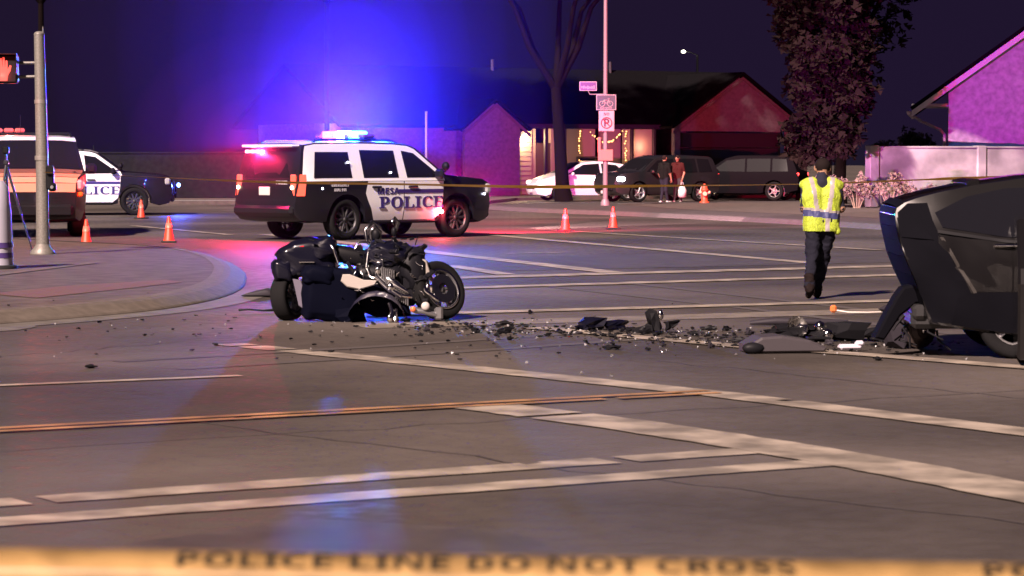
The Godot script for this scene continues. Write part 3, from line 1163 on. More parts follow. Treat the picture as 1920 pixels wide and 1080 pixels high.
func build_ground() -> void:
	var asphalt := dull(M("asphalt", .128, .11, .098, .6), .34)
	grained(asphalt, "fine", 1.4, .25, "broad", 31.0)
	asphalt.roughness_texture = grain("gloss")
	asphalt.roughness_texture_channel = BaseMaterial3D.TEXTURE_CHANNEL_RED
	asphalt.roughness = 1.0
	var b := MB.new()
	b.quad(Vector3(-300, 0, 60), Vector3(300, 0, 60), Vector3(300, 0, -600), Vector3(-300, 0, -600))
	ground_part("road", b, asphalt)
	var patch_and_shadow := grained(M("newer asphalt and painted shadow", .085, .074, .072, .62), "fine", 1.1, .4, "mid", 9.0)
	ground_part("road_patch_and_shadow", flat([Vector2(-2.4, 11.0), Vector2(-.9, 12.6), Vector2(.0, 12.2), Vector2(.25, 11.4), Vector2(-.6, 9.2), Vector2(-2.0, 8.6)], .004), patch_and_shadow)  # stands for a cast shadow, painted as darker asphalt
	ground_part("road_patch_and_shadow", flat([Vector2(-8, 44.0), Vector2(-4.2, 41.5), Vector2(-2.9, 45), Vector2(-3.5, 52), Vector2(-6.2, 56), Vector2(-9, 55)], .004), patch_and_shadow)
	ground_part("road_patch_and_shadow", flat([Vector2(-.5, 40.2), Vector2(2.5, 41.8), Vector2(8.5, 45.2), Vector2(7.6, 49.5), Vector2(2.0, 47.5), Vector2(-.8, 45.5)], .004), patch_and_shadow)
	var concrete := grained(dull(M("pavement concrete", .14, .112, .1, .85), .2), "fine", .8, .3, "mid", 7.0)
	var kerb_stone := grained(dull(M("kerb concrete", .175, .148, .125, .8), .25), "fine", .6, .2, "mid", 3.0)
	var dirt := grained(M("bare dirt", .12, .085, .06, .95), "fine", .7, 1.2, "mid", 4.0)
	# left corner
	var c := smooth_line([Vector2(-30, 77), Vector2(-12.77, 57.25), Vector2(-9.97, 54.0), Vector2(-8.01, 51.41), Vector2(-5.88, 48.5), Vector2(-4.6, 44.25), Vector2(-3.93, 40.48), Vector2(-3.58, 37.47), Vector2(-3.38, 34.46), Vector2(-3.45, 32.01), Vector2(-3.81, 29.99), Vector2(-4.45, 28.49), Vector2(-5.07, 27.4), Vector2(-6.23, 25.67), Vector2(-16, 19.6), Vector2(-40, 4.8)])
	var inner := []
	for p in c:
		inner.append(p)
	inner.append(Vector2(-60, 4))
	inner.append(Vector2(-60, 80))
	ground_part("pavement", raised(inner, .115, .4), concrete)
	ground_part("kerb", kerb(c, .46, .12, -1.0), kerb_stone)
	# pale gutter strip along the kerb
	var gut := []
	var gut_b := []
	for i in range(40, c.size()):
		var d: Vector2 = (c[mini(i + 1, c.size() - 1)] - c[i - 1]).normalized()
		gut.append(c[i])
		gut_b.push_front(c[i] + Vector2(-d.y, d.x) * .45)
	ground_part("gutter", flat(gut + gut_b, .006), grained(M("gutter concrete", .17, .155, .14, .7), "fine", .8, .2, "mid", 5.0))
	ground_part("pavement_dirt", flat([Vector2(-60, 33), Vector2(-8.5, 33.2), Vector2(-6.9, 36.0), Vector2(-6.25, 40.2), Vector2(-7.1, 41.5), Vector2(-9, 41.2), Vector2(-60, 40)], .121), dirt)
	b = stripe([Vector2(-30, 26), Vector2(-8.4, 33.1), Vector2(-6.8, 36.0), Vector2(-6.1, 40.5)], .22, .125, 0.0)
	ground_part("planter_edge", b, kerb_stone)
	ground_part("kerb_ramp", flat([Vector2(-5.2, 30.3), Vector2(-4.55, 32.4), Vector2(-4.05, 34.2), Vector2(-4.35, 34.8), Vector2(-5.35, 33.1), Vector2(-5.9, 31.2)], .121), grained(M("worn red ramp paving", .14, .075, .06, .8), "fine", .4, .3))
	# right-hand far corner
	var r := smooth_line([Vector2(26, 108), Vector2(8, 98.4), Vector2(.8, 93.4), Vector2(-.6, 91), Vector2(-.7, 88.6), Vector2(.65, 84.23), Vector2(2.91, 79.54), Vector2(6.06, 71.58), Vector2(8.38, 64.09), Vector2(10.91, 55.04), Vector2(14.5, 43)])
	var area := []
	for p in r:
		area.append(p)
	area += [Vector2(60, 43), Vector2(60, 108)]
	ground_part("far_pavement", raised(area, .115, .26), grained(M("dark pavement concrete", .09, .075, .075, .8), "fine", .8, .2, "mid", 7.0))  # far corner in darker concrete than the near one
	ground_part("far_kerb", kerb(r, .3, .12, 1.0), grained(M("dark kerb concrete", .13, .11, .11, .8), "fine", .6, .2, "mid", 3.0))
	var yard := grained(M("gravel yard", .13, .1, .085, .95), "fine", 1.0, 1.5, "mid", 6.0)
	ground_part("gravel_yard", flat([Vector2(3.2, 92.5), Vector2(5.2, 82), Vector2(8.6, 73), Vector2(11.2, 64), Vector2(15.6, 49), Vector2(58, 49), Vector2(58, 106), Vector2(26, 104)], .121), yard)
	# far side of the street
	ground_part("far_yard", raised([Vector2(-120, 98.2), Vector2(-12, 98.7), Vector2(-.9, 99.2), Vector2(.2, 107.5), Vector2(2.5, 110), Vector2(40, 133), Vector2(60, 190), Vector2(-120, 190)], .11), yard)
	ground_part("far_footpath", flat([Vector2(-120, 98.4), Vector2(-12, 98.9), Vector2(-1.1, 99.4), Vector2(-1.1, 101.4), Vector2(-120, 101)], .116), grained(M("footpath concrete with headlight glow", .26, .25, .25, .75), "fine", .8, .2))  # headlight glow on the path put into the concrete colour
	# tar-sealed cracks and skid marks
	var tar := dull(M("tar seal", .07, .063, .06, .55), .3)
	rng.seed = 12
	for e in [[-3.5, 15.2, 4.5, 20.2], [-2.2, 17.4, 2.5, 12.2], [-4.5, 21.8, 3.6, 26.0], [1.2, 22.5, 4.8, 17.0], [-1.0, 33.5, 7.0, 38.5], [-3.0, 24.8, -5.4, 21.2]]:
		var pts := []
		for k in 25:
			pts.append(Vector2(lerpf(e[0], e[2], k / 24.0) + rng.randf_range(-.06, .06), lerpf(e[1], e[3], k / 24.0) + rng.randf_range(-.08, .08)))
		ground_part("crack_seal", stripe(pts, .016, .0055, 0.0), tar)
	var rubber := dull(M("skid rubber", .085, .076, .073, .6), .3)
	for e in [[-3.2, 22.4, .6, 26.0], [-2.6, 21.6, 1.4, 25.4], [.2, 36.2, 4.6, 24.6], [1.5, 36.6, 5.2, 25.5]]:
		ground_part("skid_mark", stripe([Vector2(e[0], e[1]), Vector2(lerpf(e[0], e[2], .5) + .15, lerpf(e[1], e[3], .5)), Vector2(e[2], e[3])], .17, .0048, .0), rubber)
	# painted lines
	var white := grained(M("white road paint", .38, .33, .27, .42), "broad", 2.3)
	white.roughness = .5
	var yellow := grained(M("yellow road paint", .42, .235, .11, .48), "broad", 2.1)
	var V := func(a: Array) -> Array:
		var o := []
		for i in range(0, a.size(), 2):
			o.append(Vector2(a[i], a[i + 1]))
		return o
	var y := .008
	for e in [[[-4.6, 11.83, 1.44, 15.59], .29], [[-4.2, 11.33, 1.85, 15.01], .29], [[-6.2, 18.64, -2.05, 20.9], .13], [[-1.67, 23.35, -.53, 21.91, 1.45, 19.25, 3.27, 16.27, 4.2, 14.7], .34], [[-.17, 18.3, .66, 17.12, 1.42, 15.85, 2.04, 14.65, 2.66, 13.25, 3.3, 11.8], .5],
		[[-1.87, 37.31, 8.72, 44.02], .6], [[-1.72, 34.32, 8.06, 40.68], .45], [[-1.99, 28.68, -.4, 29.47, 4.16, 31.77, 6.54, 33.0], .4], [[.21, 26.79, .51, 26.38, 1.17, 25.36, 2.04, 24.08, 3.02, 23.04, 4.25, 21.42], .28],
		[[-5.28, 59.64, -1.92, 49.92, 1.45, 39.73], .4], [[-.94, 42.28, -.08, 39.01], .3], [[-.63, 59.64, 4.67, 43.35], .32], [[.49, 64.09, 6.55, 49.34], .22], [[-9.16, 67.1, -6.04, 59.23], .22], [[-.1, 47.6, 1.0, 48.3], .16]]:
		ground_part("lane_stripe", stripe(V.call(e[0]), e[1], y, .015), white)
		y += .0004
	ground_part("lane_stripe", stripe(V.call([-2.5, 24.49, -1.67, 23.35]), .3, .0075, .8), white)
	ground_part("centre_line", stripe(V.call([-6.05, 15.0, 1.38, 19.5]), .1, y, .1), yellow)
	ground_part("centre_line", stripe(V.call([-5.95, 14.85, 1.45, 19.32]), .1, y, .1), yellow)
	ground_part("concrete_gutter", flat([Vector2(-1.4, 26.75), Vector2(.55, 27.65), Vector2(3.9, 29.35), Vector2(7.5, 31.2), Vector2(7.2, 32.0), Vector2(3.8, 30.2), Vector2(.4, 28.4), Vector2(-1.6, 27.45)], .005), grained(M("gutter concrete strip", .22, .19, .155, .7), "fine", .8, .2, "mid", 5.0))


# ---------------------------------------------------------------- the fallen motorcycle
func motorcycle() -> void:
	var o := thing("wrecked_motorcycle", "wrecked dark touring motorcycle lying on its side in the road", "motorcycle", Vector3(-1.47, 0, -28.2))
	var paint := coat(dull(M("dark blue cycle paint", .004, .004, .011, .35)), .6, .08)
	var blackp := dull(M("black cycle plastic", .007, .007, .01, .5))
	var chrome := M("chrome", .75, .74, .72, .12, 1.0)
	var pale := M("scraped white panel", .34, .31, .28, .5)
	# front wheel standing on edge, turned away
	var w := wheel(o, Vector3(.72, .3, .0), .305, .15, 1.0, M("cast rim", .25, .25, .26, .3, .7), 9)
	w.rotation = Vector3(-.3, .72, .16)
	var b := MB.new()
	b.xf = Transform3D(Basis(Vector3.RIGHT, PI / 2))
	b.lathe([Vector2(.06, .075), Vector2(.15, .085), Vector2(.15, .092), Vector2(.06, .09)], 24, true)
	put("brake_disc", b, M("brushed steel", .35, .35, .36, .3, 1.0), w)
	b = MB.new()
	b.xf = Transform3D(Basis(Vector3.RIGHT, PI / 2))
	b.lathe([Vector2(.195, .08), Vector2(.212, .083), Vector2(.212, .075), Vector2(.2, .07)], 28)
	put("rim_flange", b, chrome, w)
	# broken white fork cover beside the wheel
	b = MB.new()
	b.xf = Transform3D(Basis(Vector3.UP, .25), Vector3(.58, .37, .12))
	b.prism(PackedVector2Array([Vector2(-.05, .26), Vector2(.02, .25), Vector2(.06, .12), Vector2(.05, -.02), Vector2(.085, -.04), Vector2(.08, -.1), Vector2(.0, -.2), Vector2(-.06, -.2), Vector2(-.075, .0), Vector2(-.07, .15)]), -.03, .03, .012)
	put("fork_cover", b, pale, o)
	b = MB.new()
	b.tube([Vector3(.44, .62, .02), Vector3(.6, .3, .2), Vector3(.72, .2, .14)], [.03, .028, .03], 10)
	b.tube([Vector3(.36, .6, -.12), Vector3(.6, .34, -.12), Vector3(.8, .25, -.08)], [.028, .028, .03], 10)
	put("fork", b, chrome, o)
	# engine block and cylinders
	b = MB.new()
	b.pillow(Vector3(.12, .36, 0), Vector3(.52, .44, .44), .4)
	b.box(Vector3(.42, .32, -.02), Vector3(.2, .34, .36), .05)
	put("engine", b, blackp, o)
	b = MB.new()
	for k in 7:
		b.box(Vector3(.16 + k * .02, .47 - k * .006, .23), Vector3(.012, .17, .15), .003)
		b.box(Vector3(.3 + k * .02, .3 - k * .012, .25), Vector3(.012, .13, .15), .003)
	put("cooling_fins", b, M("dull alloy", .3, .3, .31, .35, .8), o)
	b = MB.new()
	b.tube([Vector3(.02, .7, .16), Vector3(.0, .55, .22), Vector3(.04, .45, .26), Vector3(.15, .4, .3)], [.018, .02, .022, .02], 8)
	b.tube([Vector3(.1, .46, .28), Vector3(.2, .36, .32), Vector3(.34, .27, .34), Vector3(.46, .25, .3)], [.035, .03, .034, .02], 8)
	b.tube([Vector3(.22, .44, .3), Vector3(.3, .38, .33), Vector3(.42, .3, .33)], [.03, .04, .02], 8)
	b.ball(Vector3(.25, .35, .33), Vector3(.05, .06, .04))
	b.ball(Vector3(.12, .52, .27), Vector3(.035, .05, .035))
	put("exhaust_pipe", b, chrome, o)
	# tank and cowl above the engine
	b = MB.new()
	b.pillow(Vector3(.2, .65, .02), Vector3(.48, .32, .38), .7, 36, .14, 2.2)
	put("fuel_tank", b, paint, o)
	b = MB.new()
	b.pillow(Vector3(.46, .53, .0), Vector3(.3, .46, .38), .6, 30, .16, 4.0)
	put("cowl", b, blackp, o)
	# saddle, seen from its underside
	b = MB.new()
	b.xf = Transform3D(Basis(Vector3.BACK, -.2), Vector3(-.2, .66, -.03))
	b.pillow(Vector3.ZERO, Vector3(.54, .18, .36), .5)
	put("saddle", b, dull(M("black seat leather", .006, .006, .008, .45)), o)
	# side case lying on the road, and the tail trunk over it
	b = MB.new()
	b.xf = Transform3D(Basis(Vector3.UP, .12) * Basis(Vector3.BACK, -.05), Vector3(-.37, .27, .12))
	b.pillow(Vector3.ZERO, Vector3(.57, .54, .46), .3, 36, .07, .4)
	b.lump(Vector3(.2, -.2, .18), Vector3(.3, .16, .16), 32, .3)
	b.pillow(Vector3(-.14, .2, .1), Vector3(.34, .18, .34), .45, 24, .12, 2.0)
	put("side_case", b, dull(M("matt black case", .003, .0035, .009, .55), .08), o)
	b = MB.new()
	b.xf = Transform3D(Basis(Vector3.BACK, .16), Vector3(-.62, .63, 0))
	b.pillow(Vector3(.0, .01, 0), Vector3(.58, .36, .48), .5, 36, .1, 1.3)
	b.pillow(Vector3(-.24, -.08, .1), Vector3(.22, .22, .3), .5, 20, .15, .2)
	b.pillow(Vector3(.2, .07, .1), Vector3(.26, .22, .3), .55, 24, .14, 3.1)
	var trunk := put("tail_trunk", b, paint, o)
	b = MB.new()
	b.tube([Vector3(-.38, .8, .2), Vector3(-.32, .72, .27), Vector3(-.28, .58, .26)], [.014, .016, .014], 8)
	put("trunk_trim", b, chrome, trunk)
	b = MB.new()
	b.box(Vector3(-.6, .6, .255), Vector3(.16, .02, .02), .006)
	put("trunk_latch", b, chrome, trunk)
	for p in [Vector3(-.66, .76, .2), Vector3(-.86, .68, .13)]:
		b = MB.new()
		b.box(p, Vector3(.1, .05, .06), .02)
		put("taillight", b, M("wet red lens", .55, .015, .03, .12), trunk)
	b = MB.new()
	b.box(Vector3(-.91, .56, .1), Vector3(.12, .12, .16), .03)
	put("number_bracket", b, blackp, trunk)
	b = MB.new()
	b.box(Vector3(-.88, .49, .16), Vector3(.1, .05, .06), .015)
	put("lamp_lens", b, M("pale lens", .5, .4, .36, .2), trunk)
	# rear wheel, mostly hidden, on its edge at the left
	var rw := wheel(o, Vector3(-.81, .235, .05), .235, .17, 1.0, M("cast rim", .25, .25, .26, .3, .7), 9)
	rw.rotation = Vector3(-.1, 1.15, .12)
	b = MB.new()
	b.xf = Transform3D(Basis(Vector3.UP, .1), Vector3(-.645, .26, .22))
	b.prism(PackedVector2Array([Vector2(-.1, .17), Vector2(-.02, .16), Vector2(.03, .02), Vector2(.08, -.1), Vector2(.03, -.15), Vector2(-.04, -.1), Vector2(-.07, .04)]), -.015, .015, .006)
	put("scraped_bracket", b, M("scuffed grey panel", .13, .12, .16, .45), o)
	# fallen fairing and front fender arching over the road
	b = MB.new()
	var ring := []
	for k in 11:
		var a := deg_to_rad(lerpf(172, 8, k / 10.0))
		ring.append(Vector2(cos(a), sin(a)))
	for j in 4:
		for k in 10:
			b.group = 1
			var q := []
			for e in [[j, k], [j, k + 1], [j + 1, k + 1], [j + 1, k]]:
				var zz: float = -.17 + e[0] * .085
				var dip: float = 1.0 - pow(absf(zz) / .17, 2.0) * .16
				q.append(Vector3(.11 + ring[e[1]].x * .29, .02 + ring[e[1]].y * .3 * dip, .36 + zz))
			b.quad(q[0], q[1], q[2], q[3])
	put("fender", b, coat(M("grey blue fender", .035, .032, .06, .35)), o)
	b = MB.new()
	b.xf = Transform3D(Basis(Vector3.BACK, -.12), Vector3(-.07, .41, .34))
	b.prism(PackedVector2Array([Vector2(-.17, .05), Vector2(-.1, .06), Vector2(.05, .02), Vector2(.18, .03), Vector2(.16, -.02), Vector2(.02, -.08), Vector2(-.11, -.07), Vector2(-.18, -.02)]), -.02, .02, .01)
	put("fairing_piece", b, pale, o)
	b = MB.new()
	b.tube([Vector3(.24, .2, .5), Vector3(.27, .12, .52), Vector3(.25, .02, .53), Vector3(.3, .0, .5), Vector3(.31, .14, .48)], [.02, .024, .022, .022, .018], 8)
	b.ball(Vector3(.25, .05, .54), Vector3(.03, .05, .03))
	put("crash_bar", b, chrome, o)
	# handlebars bent upwards
	b = MB.new()
	b.tube([Vector3(.04, .56, .1), Vector3(.03, .68, .08), Vector3(.06, .76, .02)], [.014, .014, .012], 8)
	b.tube([Vector3(.1, .76, 0), Vector3(.04, .82, .02), Vector3(.03, .9, .03), Vector3(.08, .95, .04), Vector3(.13, .9, .03), Vector3(.13, .8, .02)], [.017, .02, .022, .022, .018, .012], 8)
	b.tube([Vector3(.24, .72, -.02), Vector3(.27, .86, -.02), Vector3(.31, 1.0, .0), Vector3(.28, 1.04, .01), Vector3(.25, 1.0, .02)], [.016, .016, .02, .02, .015], 8)
	b.tube([Vector3(.1, .7, .05), Vector3(.0, .8, .06), Vector3(-.02, .92, .05), Vector3(.06, 1.0, .03), Vector3(.14, .94, .02)], [.018, .018, .02, .022, .016], 8)
	b.tube([Vector3(-.14, .7, .1), Vector3(-.08, .8, .1), Vector3(.02, .8, .08)], [.01, .012, .01], 8)
	put("handlebar", b, M("dark chrome", .3, .3, .32, .2, 1.0), o)
	b = MB.new()
	b.ball(Vector3(.09, .87, .04), Vector3(.045, .06, .03))
	put("mirror", b, blackp, o)
	b = MB.new()
	b.ball(Vector3(.27, .9, .0), Vector3(.03, .05, .03))
	put("mirror", b, blackp, o)
	b = MB.new()
	b.tube([Vector3(.48, .12, .3), Vector3(.6, .1, .3), Vector3(.72, .06, .27)], [.03, .035, .025], 8)
	b.box(Vector3(.73, .08, .26), Vector3(.09, .13, .07), .02)
	put("lower_fork_leg", b, M("dull alloy", .3, .3, .31, .35, .8), o)
	b = MB.new()
	b.ball(Vector3(.475, .13, .36), Vector3(.03, .03, .02))
	put("turn_lamp", b, M("amber lens cycle", .6, .16, .05, .2), o)
	b = MB.new()
	b.ball(Vector3(.6, .16, .34), Vector3(.045, .045, .03))
	put("headlight", b, M("pale lamp glass", .45, .42, .4, .1), o)
	b = MB.new()
	rng.seed = 77
	for k in 14:
		var p := Vector3(rng.randf_range(-.25, .5), rng.randf_range(.35, .75), rng.randf_range(.1, .24))
		b.tube([p, p + Vector3(rng.randf_range(-.1, .1), rng.randf_range(-.12, .06), rng.randf_range(-.02, .06)), p + Vector3(rng.randf_range(-.18, .18), rng.randf_range(-.2, .02), 0)], [.008, .008, .007], 6)
	put("torn_cables", b, blackp, o)
	b = MB.new()
	rng.seed = 78
	for k in 60:
		var p := Vector3(rng.randf_range(-.75, .65), rng.randf_range(.2, .84), rng.randf_range(-.1, .36))
		b.xf = Transform3D(Basis.from_euler(Vector3(rng.randf() * TAU, rng.randf() * TAU, rng.randf() * TAU)), p)
		b.box(Vector3.ZERO, Vector3(rng.randf_range(.03, .15), rng.randf_range(.015, .05), rng.randf_range(.01, .04)), .004)
	put("broken_brackets", b, blackp, o).set_meta("kind", "stuff")
	b = MB.new()
	for k in 40:
		var p := Vector3(rng.randf_range(-.3, .58), rng.randf_range(.2, .7), rng.randf_range(.24, .38))
		b.xf = Transform3D(Basis.from_euler(Vector3(rng.randf() * TAU, rng.randf() * TAU, rng.randf() * TAU)), p)
		b.tube([Vector3(-.03, 0, 0), Vector3(.0, rng.randf_range(-.02, .02), 0), Vector3(rng.randf_range(.01, .05), 0, 0)], [.005, .007, .004], 6)
	put("bright_fittings", b, chrome, o).set_meta("kind", "stuff")
	b = MB.new()
	b.prism(PackedVector2Array([Vector2(.36, .46), Vector2(.5, .68), Vector2(.6, .6), Vector2(.56, .4), Vector2(.62, .22), Vector2(.46, .2)]), -.1, .12, .03)
	b.prism(PackedVector2Array([Vector2(-.1, .12), Vector2(.02, .44), Vector2(.2, .3), Vector2(.4, .24), Vector2(.45, .06), Vector2(.1, .04)]), .1, .26, .04)
	put("lower_fairing", b, dull(M("matt black case", .003, .0035, .009, .55), .08), o)


# ---------------------------------------------------------------- the wrecked car
func wrecked_car() -> void:
	var o := thing("wrecked_car", "wrecked glossy black car with its bumper torn off at the right edge", "car", Vector3(4.2, 0, -23.6), -0.05)
	var paint := coat(dull(M("glossy black car paint", .006, .0055, .006, .3)), 1.0, .03)
	var trim := dull(M("black plastic trim", .007, .007, .009, .55))
	var glass := M("dark car glass", .008, .008, .011, .06)
	var chrome: StandardMaterial3D = mats["chrome"]
	var p := [Vector2(-.72, .29), Vector2(-.4, .24)]
	p += [Vector2(-.2, .21), Vector2(.2, .19)]
	p += [Vector2(.42, .2), Vector2(2.4, .2)]
	p += arc(2.8, .32, .37, 186, -6, 8)
	p += [Vector2(3.5, .24), Vector2(3.7, .5), Vector2(3.6, .8), Vector2(2.5, 1.02), Vector2(2.2, 1.05), Vector2(1.3, 1.5), Vector2(.7, 1.53), Vector2(.1, 1.49), Vector2(-.35, 1.425), Vector2(-.6, 1.375), Vector2(-.8, 1.325), Vector2(-.92, 1.28), Vector2(-.985, 1.235), Vector2(-1.0, 1.18), Vector2(-.99, 1.09), Vector2(-.965, .98), Vector2(-.93, .85), Vector2(-.87, .7), Vector2(-.8, .55), Vector2(-.76, .42)]
	var wf := func(x: float, y: float) -> float:
		var w := .9 - .34 * pow(maxf(y - .8, 0.0), 1.4) - .3 * pow(maxf(.6 - y, 0.0), 2.0)
		if x < .25 and y < 1.0:
			w += (.25 - x) * (.035 * sin(x * 13.0 + y * 5.0) * sin(y * 11.0 + x * 4.0) + .016 * sin(x * 29.0 - y * 17.0))
		if x < -.5:
			w -= pow(-.5 - x, 2.0) * .3
		return w
	var xs := steps(-1.1, 3.8, .14)
	var ys := steps(.15, 1.55, .1)
	put("body", shell(PackedVector2Array(p), xs, ys, wf, .02), paint, o)
	var sheet := func(called: String, a: Array, off: float, m: Material) -> MeshInstance3D:
		var made: MeshInstance3D
		for s in [1.0, -1.0]:
			var b := MB.new()
			side_sheet(b, PackedVector2Array(a), xs, ys, wf, off, [s])
			made = put(called, b, m, o)
		return made
	sheet.call("side_window", [Vector2(-.62, 1.08), Vector2(-.1, 1.0), Vector2(.5, .98), Vector2(.5, 1.42), Vector2(-.1, 1.4), Vector2(-.42, 1.33), Vector2(-.68, 1.2)], .006, glass)
	sheet.call("side_window", [Vector2(.58, .98), Vector2(1.9, 1.0), Vector2(1.2, 1.42), Vector2(.58, 1.44)], .006, glass)
	sheet.call("belt_trim", [Vector2(-.66, 1.035), Vector2(-.1, .955), Vector2(.5, .935), Vector2(1.9, .95), Vector2(1.9, .975), Vector2(.5, .96), Vector2(-.1, .98), Vector2(-.66, 1.06)], .01, trim)
	var plastic_and_shade := dull(M("black plastic and painted shade", .005, .005, .007, .7), .05)  # black plastic, also laid over the glossy rear in place of shade
	# door of the rear seat, its gap and handle
	sheet.call("door_gap", [Vector2(-.645, 1.0), Vector2(-.615, 1.0), Vector2(-.5, .8), Vector2(-.35, .56), Vector2(-.23, .26), Vector2(-.26, .26), Vector2(-.375, .55), Vector2(-.52, .78)], .009, M("scuffed paint edge", .03, .027, .025, .5))
	sheet.call("wheel_arch", [Vector2(-.5, .5), Vector2(-.34, .55), Vector2(.3, .55), Vector2(.44, .47), Vector2(.47, .19), Vector2(.2, .2), Vector2(-.1, .215), Vector2(-.55, .28)], .03, plastic_and_shade)
	var b := MB.new()
	var tail := [Vector2(-.92, 1.28), Vector2(-.985, 1.235), Vector2(-1.0, 1.18), Vector2(-.99, 1.09), Vector2(-.965, .98), Vector2(-.93, .85), Vector2(-.87, .7), Vector2(-.8, .55), Vector2(-.76, .42)]
	for k in tail.size() - 1:
		cross_sheet(b, tail[k], tail[k + 1], -1.0, 1.0, wf, .006)
	put("tail_panel", b, plastic_and_shade, o)
	b = MB.new()
	b.box(Vector3(-.12, .93, .9), Vector3(.18, .03, .05), .012)
	put("handle", b, chrome, o)
	b = MB.new()
	cross_sheet(b, Vector2(-.36, 1.415), Vector2(-.95, 1.25), -.9, .9, wf, .004)
	put("rear_window", b, glass, o)
	b = MB.new()
	b.xf = Transform3D(Basis(Vector3.BACK, .16), Vector3(-.34, 1.445, 0))
	b.box(Vector3.ZERO, Vector3(.12, .05, 1.2), .018)
	put("spoiler", b, paint, o)
	sheet.call("rear_lamp_housing", [Vector2(-.99, 1.16), Vector2(-.8, 1.12), Vector2(-.7, .98), Vector2(-.95, 1.0)], .008, dull(M("black plastic and painted shade", .005, .005, .007, .7), .05))
	sheet.call("rear_quarter", [Vector2(-.98, 1.2), Vector2(-.9, 1.275), Vector2(-.74, 1.28), Vector2(-.7, 1.14), Vector2(-.64, 1.0), Vector2(-.55, .83), Vector2(-.44, .64), Vector2(-.35, .46), Vector2(-.29, .27), Vector2(-.7, .3), Vector2(-.8, .53), Vector2(-.9, .79), Vector2(-.97, 1.0)], .005, plastic_and_shade)
	# hanging torn bumper and crumpled underside
	b = MB.new()
	b.xf = Transform3D(Basis(Vector3.UP, .2), Vector3(-.87, .3, .62))
	b.prism(PackedVector2Array([Vector2(-.3, -.14), Vector2(-.22, -.16), Vector2(-.08, .04), Vector2(.05, .14), Vector2(.3, .16), Vector2(.3, .26), Vector2(.04, .3), Vector2(-.06, .28), Vector2(-.12, .2), Vector2(-.2, .06)]), -.12, .05, .02)
	put("torn_bumper", b, plastic_and_shade, o)
	b = MB.new()
	b.box(Vector3(-.62, .32, .3), Vector3(.5, .16, 1.0), .04)
	b.box(Vector3(-.8, .38, .2), Vector3(.12, .12, 1.3), .03)
	put("bumper_beam", b, M("dull black steel", .03, .03, .032, .5, .4), o)
	b = MB.new()
	rng.seed = 5
	for k in 9:
		var q := Vector3(rng.randf_range(-1.0, -.55), rng.randf_range(.2, .42), rng.randf_range(.35, .74))
		b.tube([q, q + Vector3(rng.randf_range(-.12, .1), -.08, .02), q + Vector3(rng.randf_range(-.2, .12), rng.randf_range(-.18, -.1), .03)], [.012, .01, .008], 6)
	put("torn_wiring", b, trim, o)
	for ax in [0.0, 2.8]:
		for s in [1.0, -1.0]:
			var w := wheel(o, Vector3(ax, .31, s * .76), .32, .21, s, M("bright alloy rim", .6, .6, .62, .25, .8), 7)
			if ax == 0.0 and s > 0:
				w.rotation = Vector3(-.1, -.1, .3)
	b = MB.new()
	b.box(Vector3(2.1, 1.1, .98), Vector3(.14, .14, .2), .05)
	put("mirror", b, paint, o)
	# front door standing open towards the road
	b = MB.new()
	b.xf = Transform3D(Basis(Vector3.UP, -1.66), Vector3(.0, .06, .93))
	b.prism(PackedVector2Array([Vector2(0, 0), Vector2(.9, 0), Vector2(.95, .6), Vector2(.9, .72), Vector2(.5, 1.1), Vector2(.02, 1.12), Vector2(0, .7)]), -.05, .05, .02)
	put("door", b, paint, o)


# ---------------------------------------------------------------- street things
func cone() -> Node3D:
	var o := thing("traffic_cone", "orange traffic cone on the pavement edge beside the front of the red-lit vehicle", "traffic cone", Vector3(-7.89, 0.0, -51.4), 0.3, "orange traffic cones closing the road")
	var b := MB.new()
	b.box(Vector3(0, .02, 0), Vector3(.3, .04, .3), .012)
	put("base", b, M("black rubber", .015, .015, .016, .7), o)
	b = MB.new()
	b.lathe([Vector2(.12, .04), Vector2(.105, .06), Vector2(.03, .5), Vector2(.022, .515), Vector2(0, .515)], 20)
	put("cone", b, M("orange plastic", .62, .05, .02, .5), o)
	b = MB.new()
	b.lathe([Vector2(.074, .285), Vector2(.0565, .385), Vector2(.0535, .385)], 20)
	put("reflective_collar", b, M("pink white collar", .62, .16, .11, .4), o)
	return o


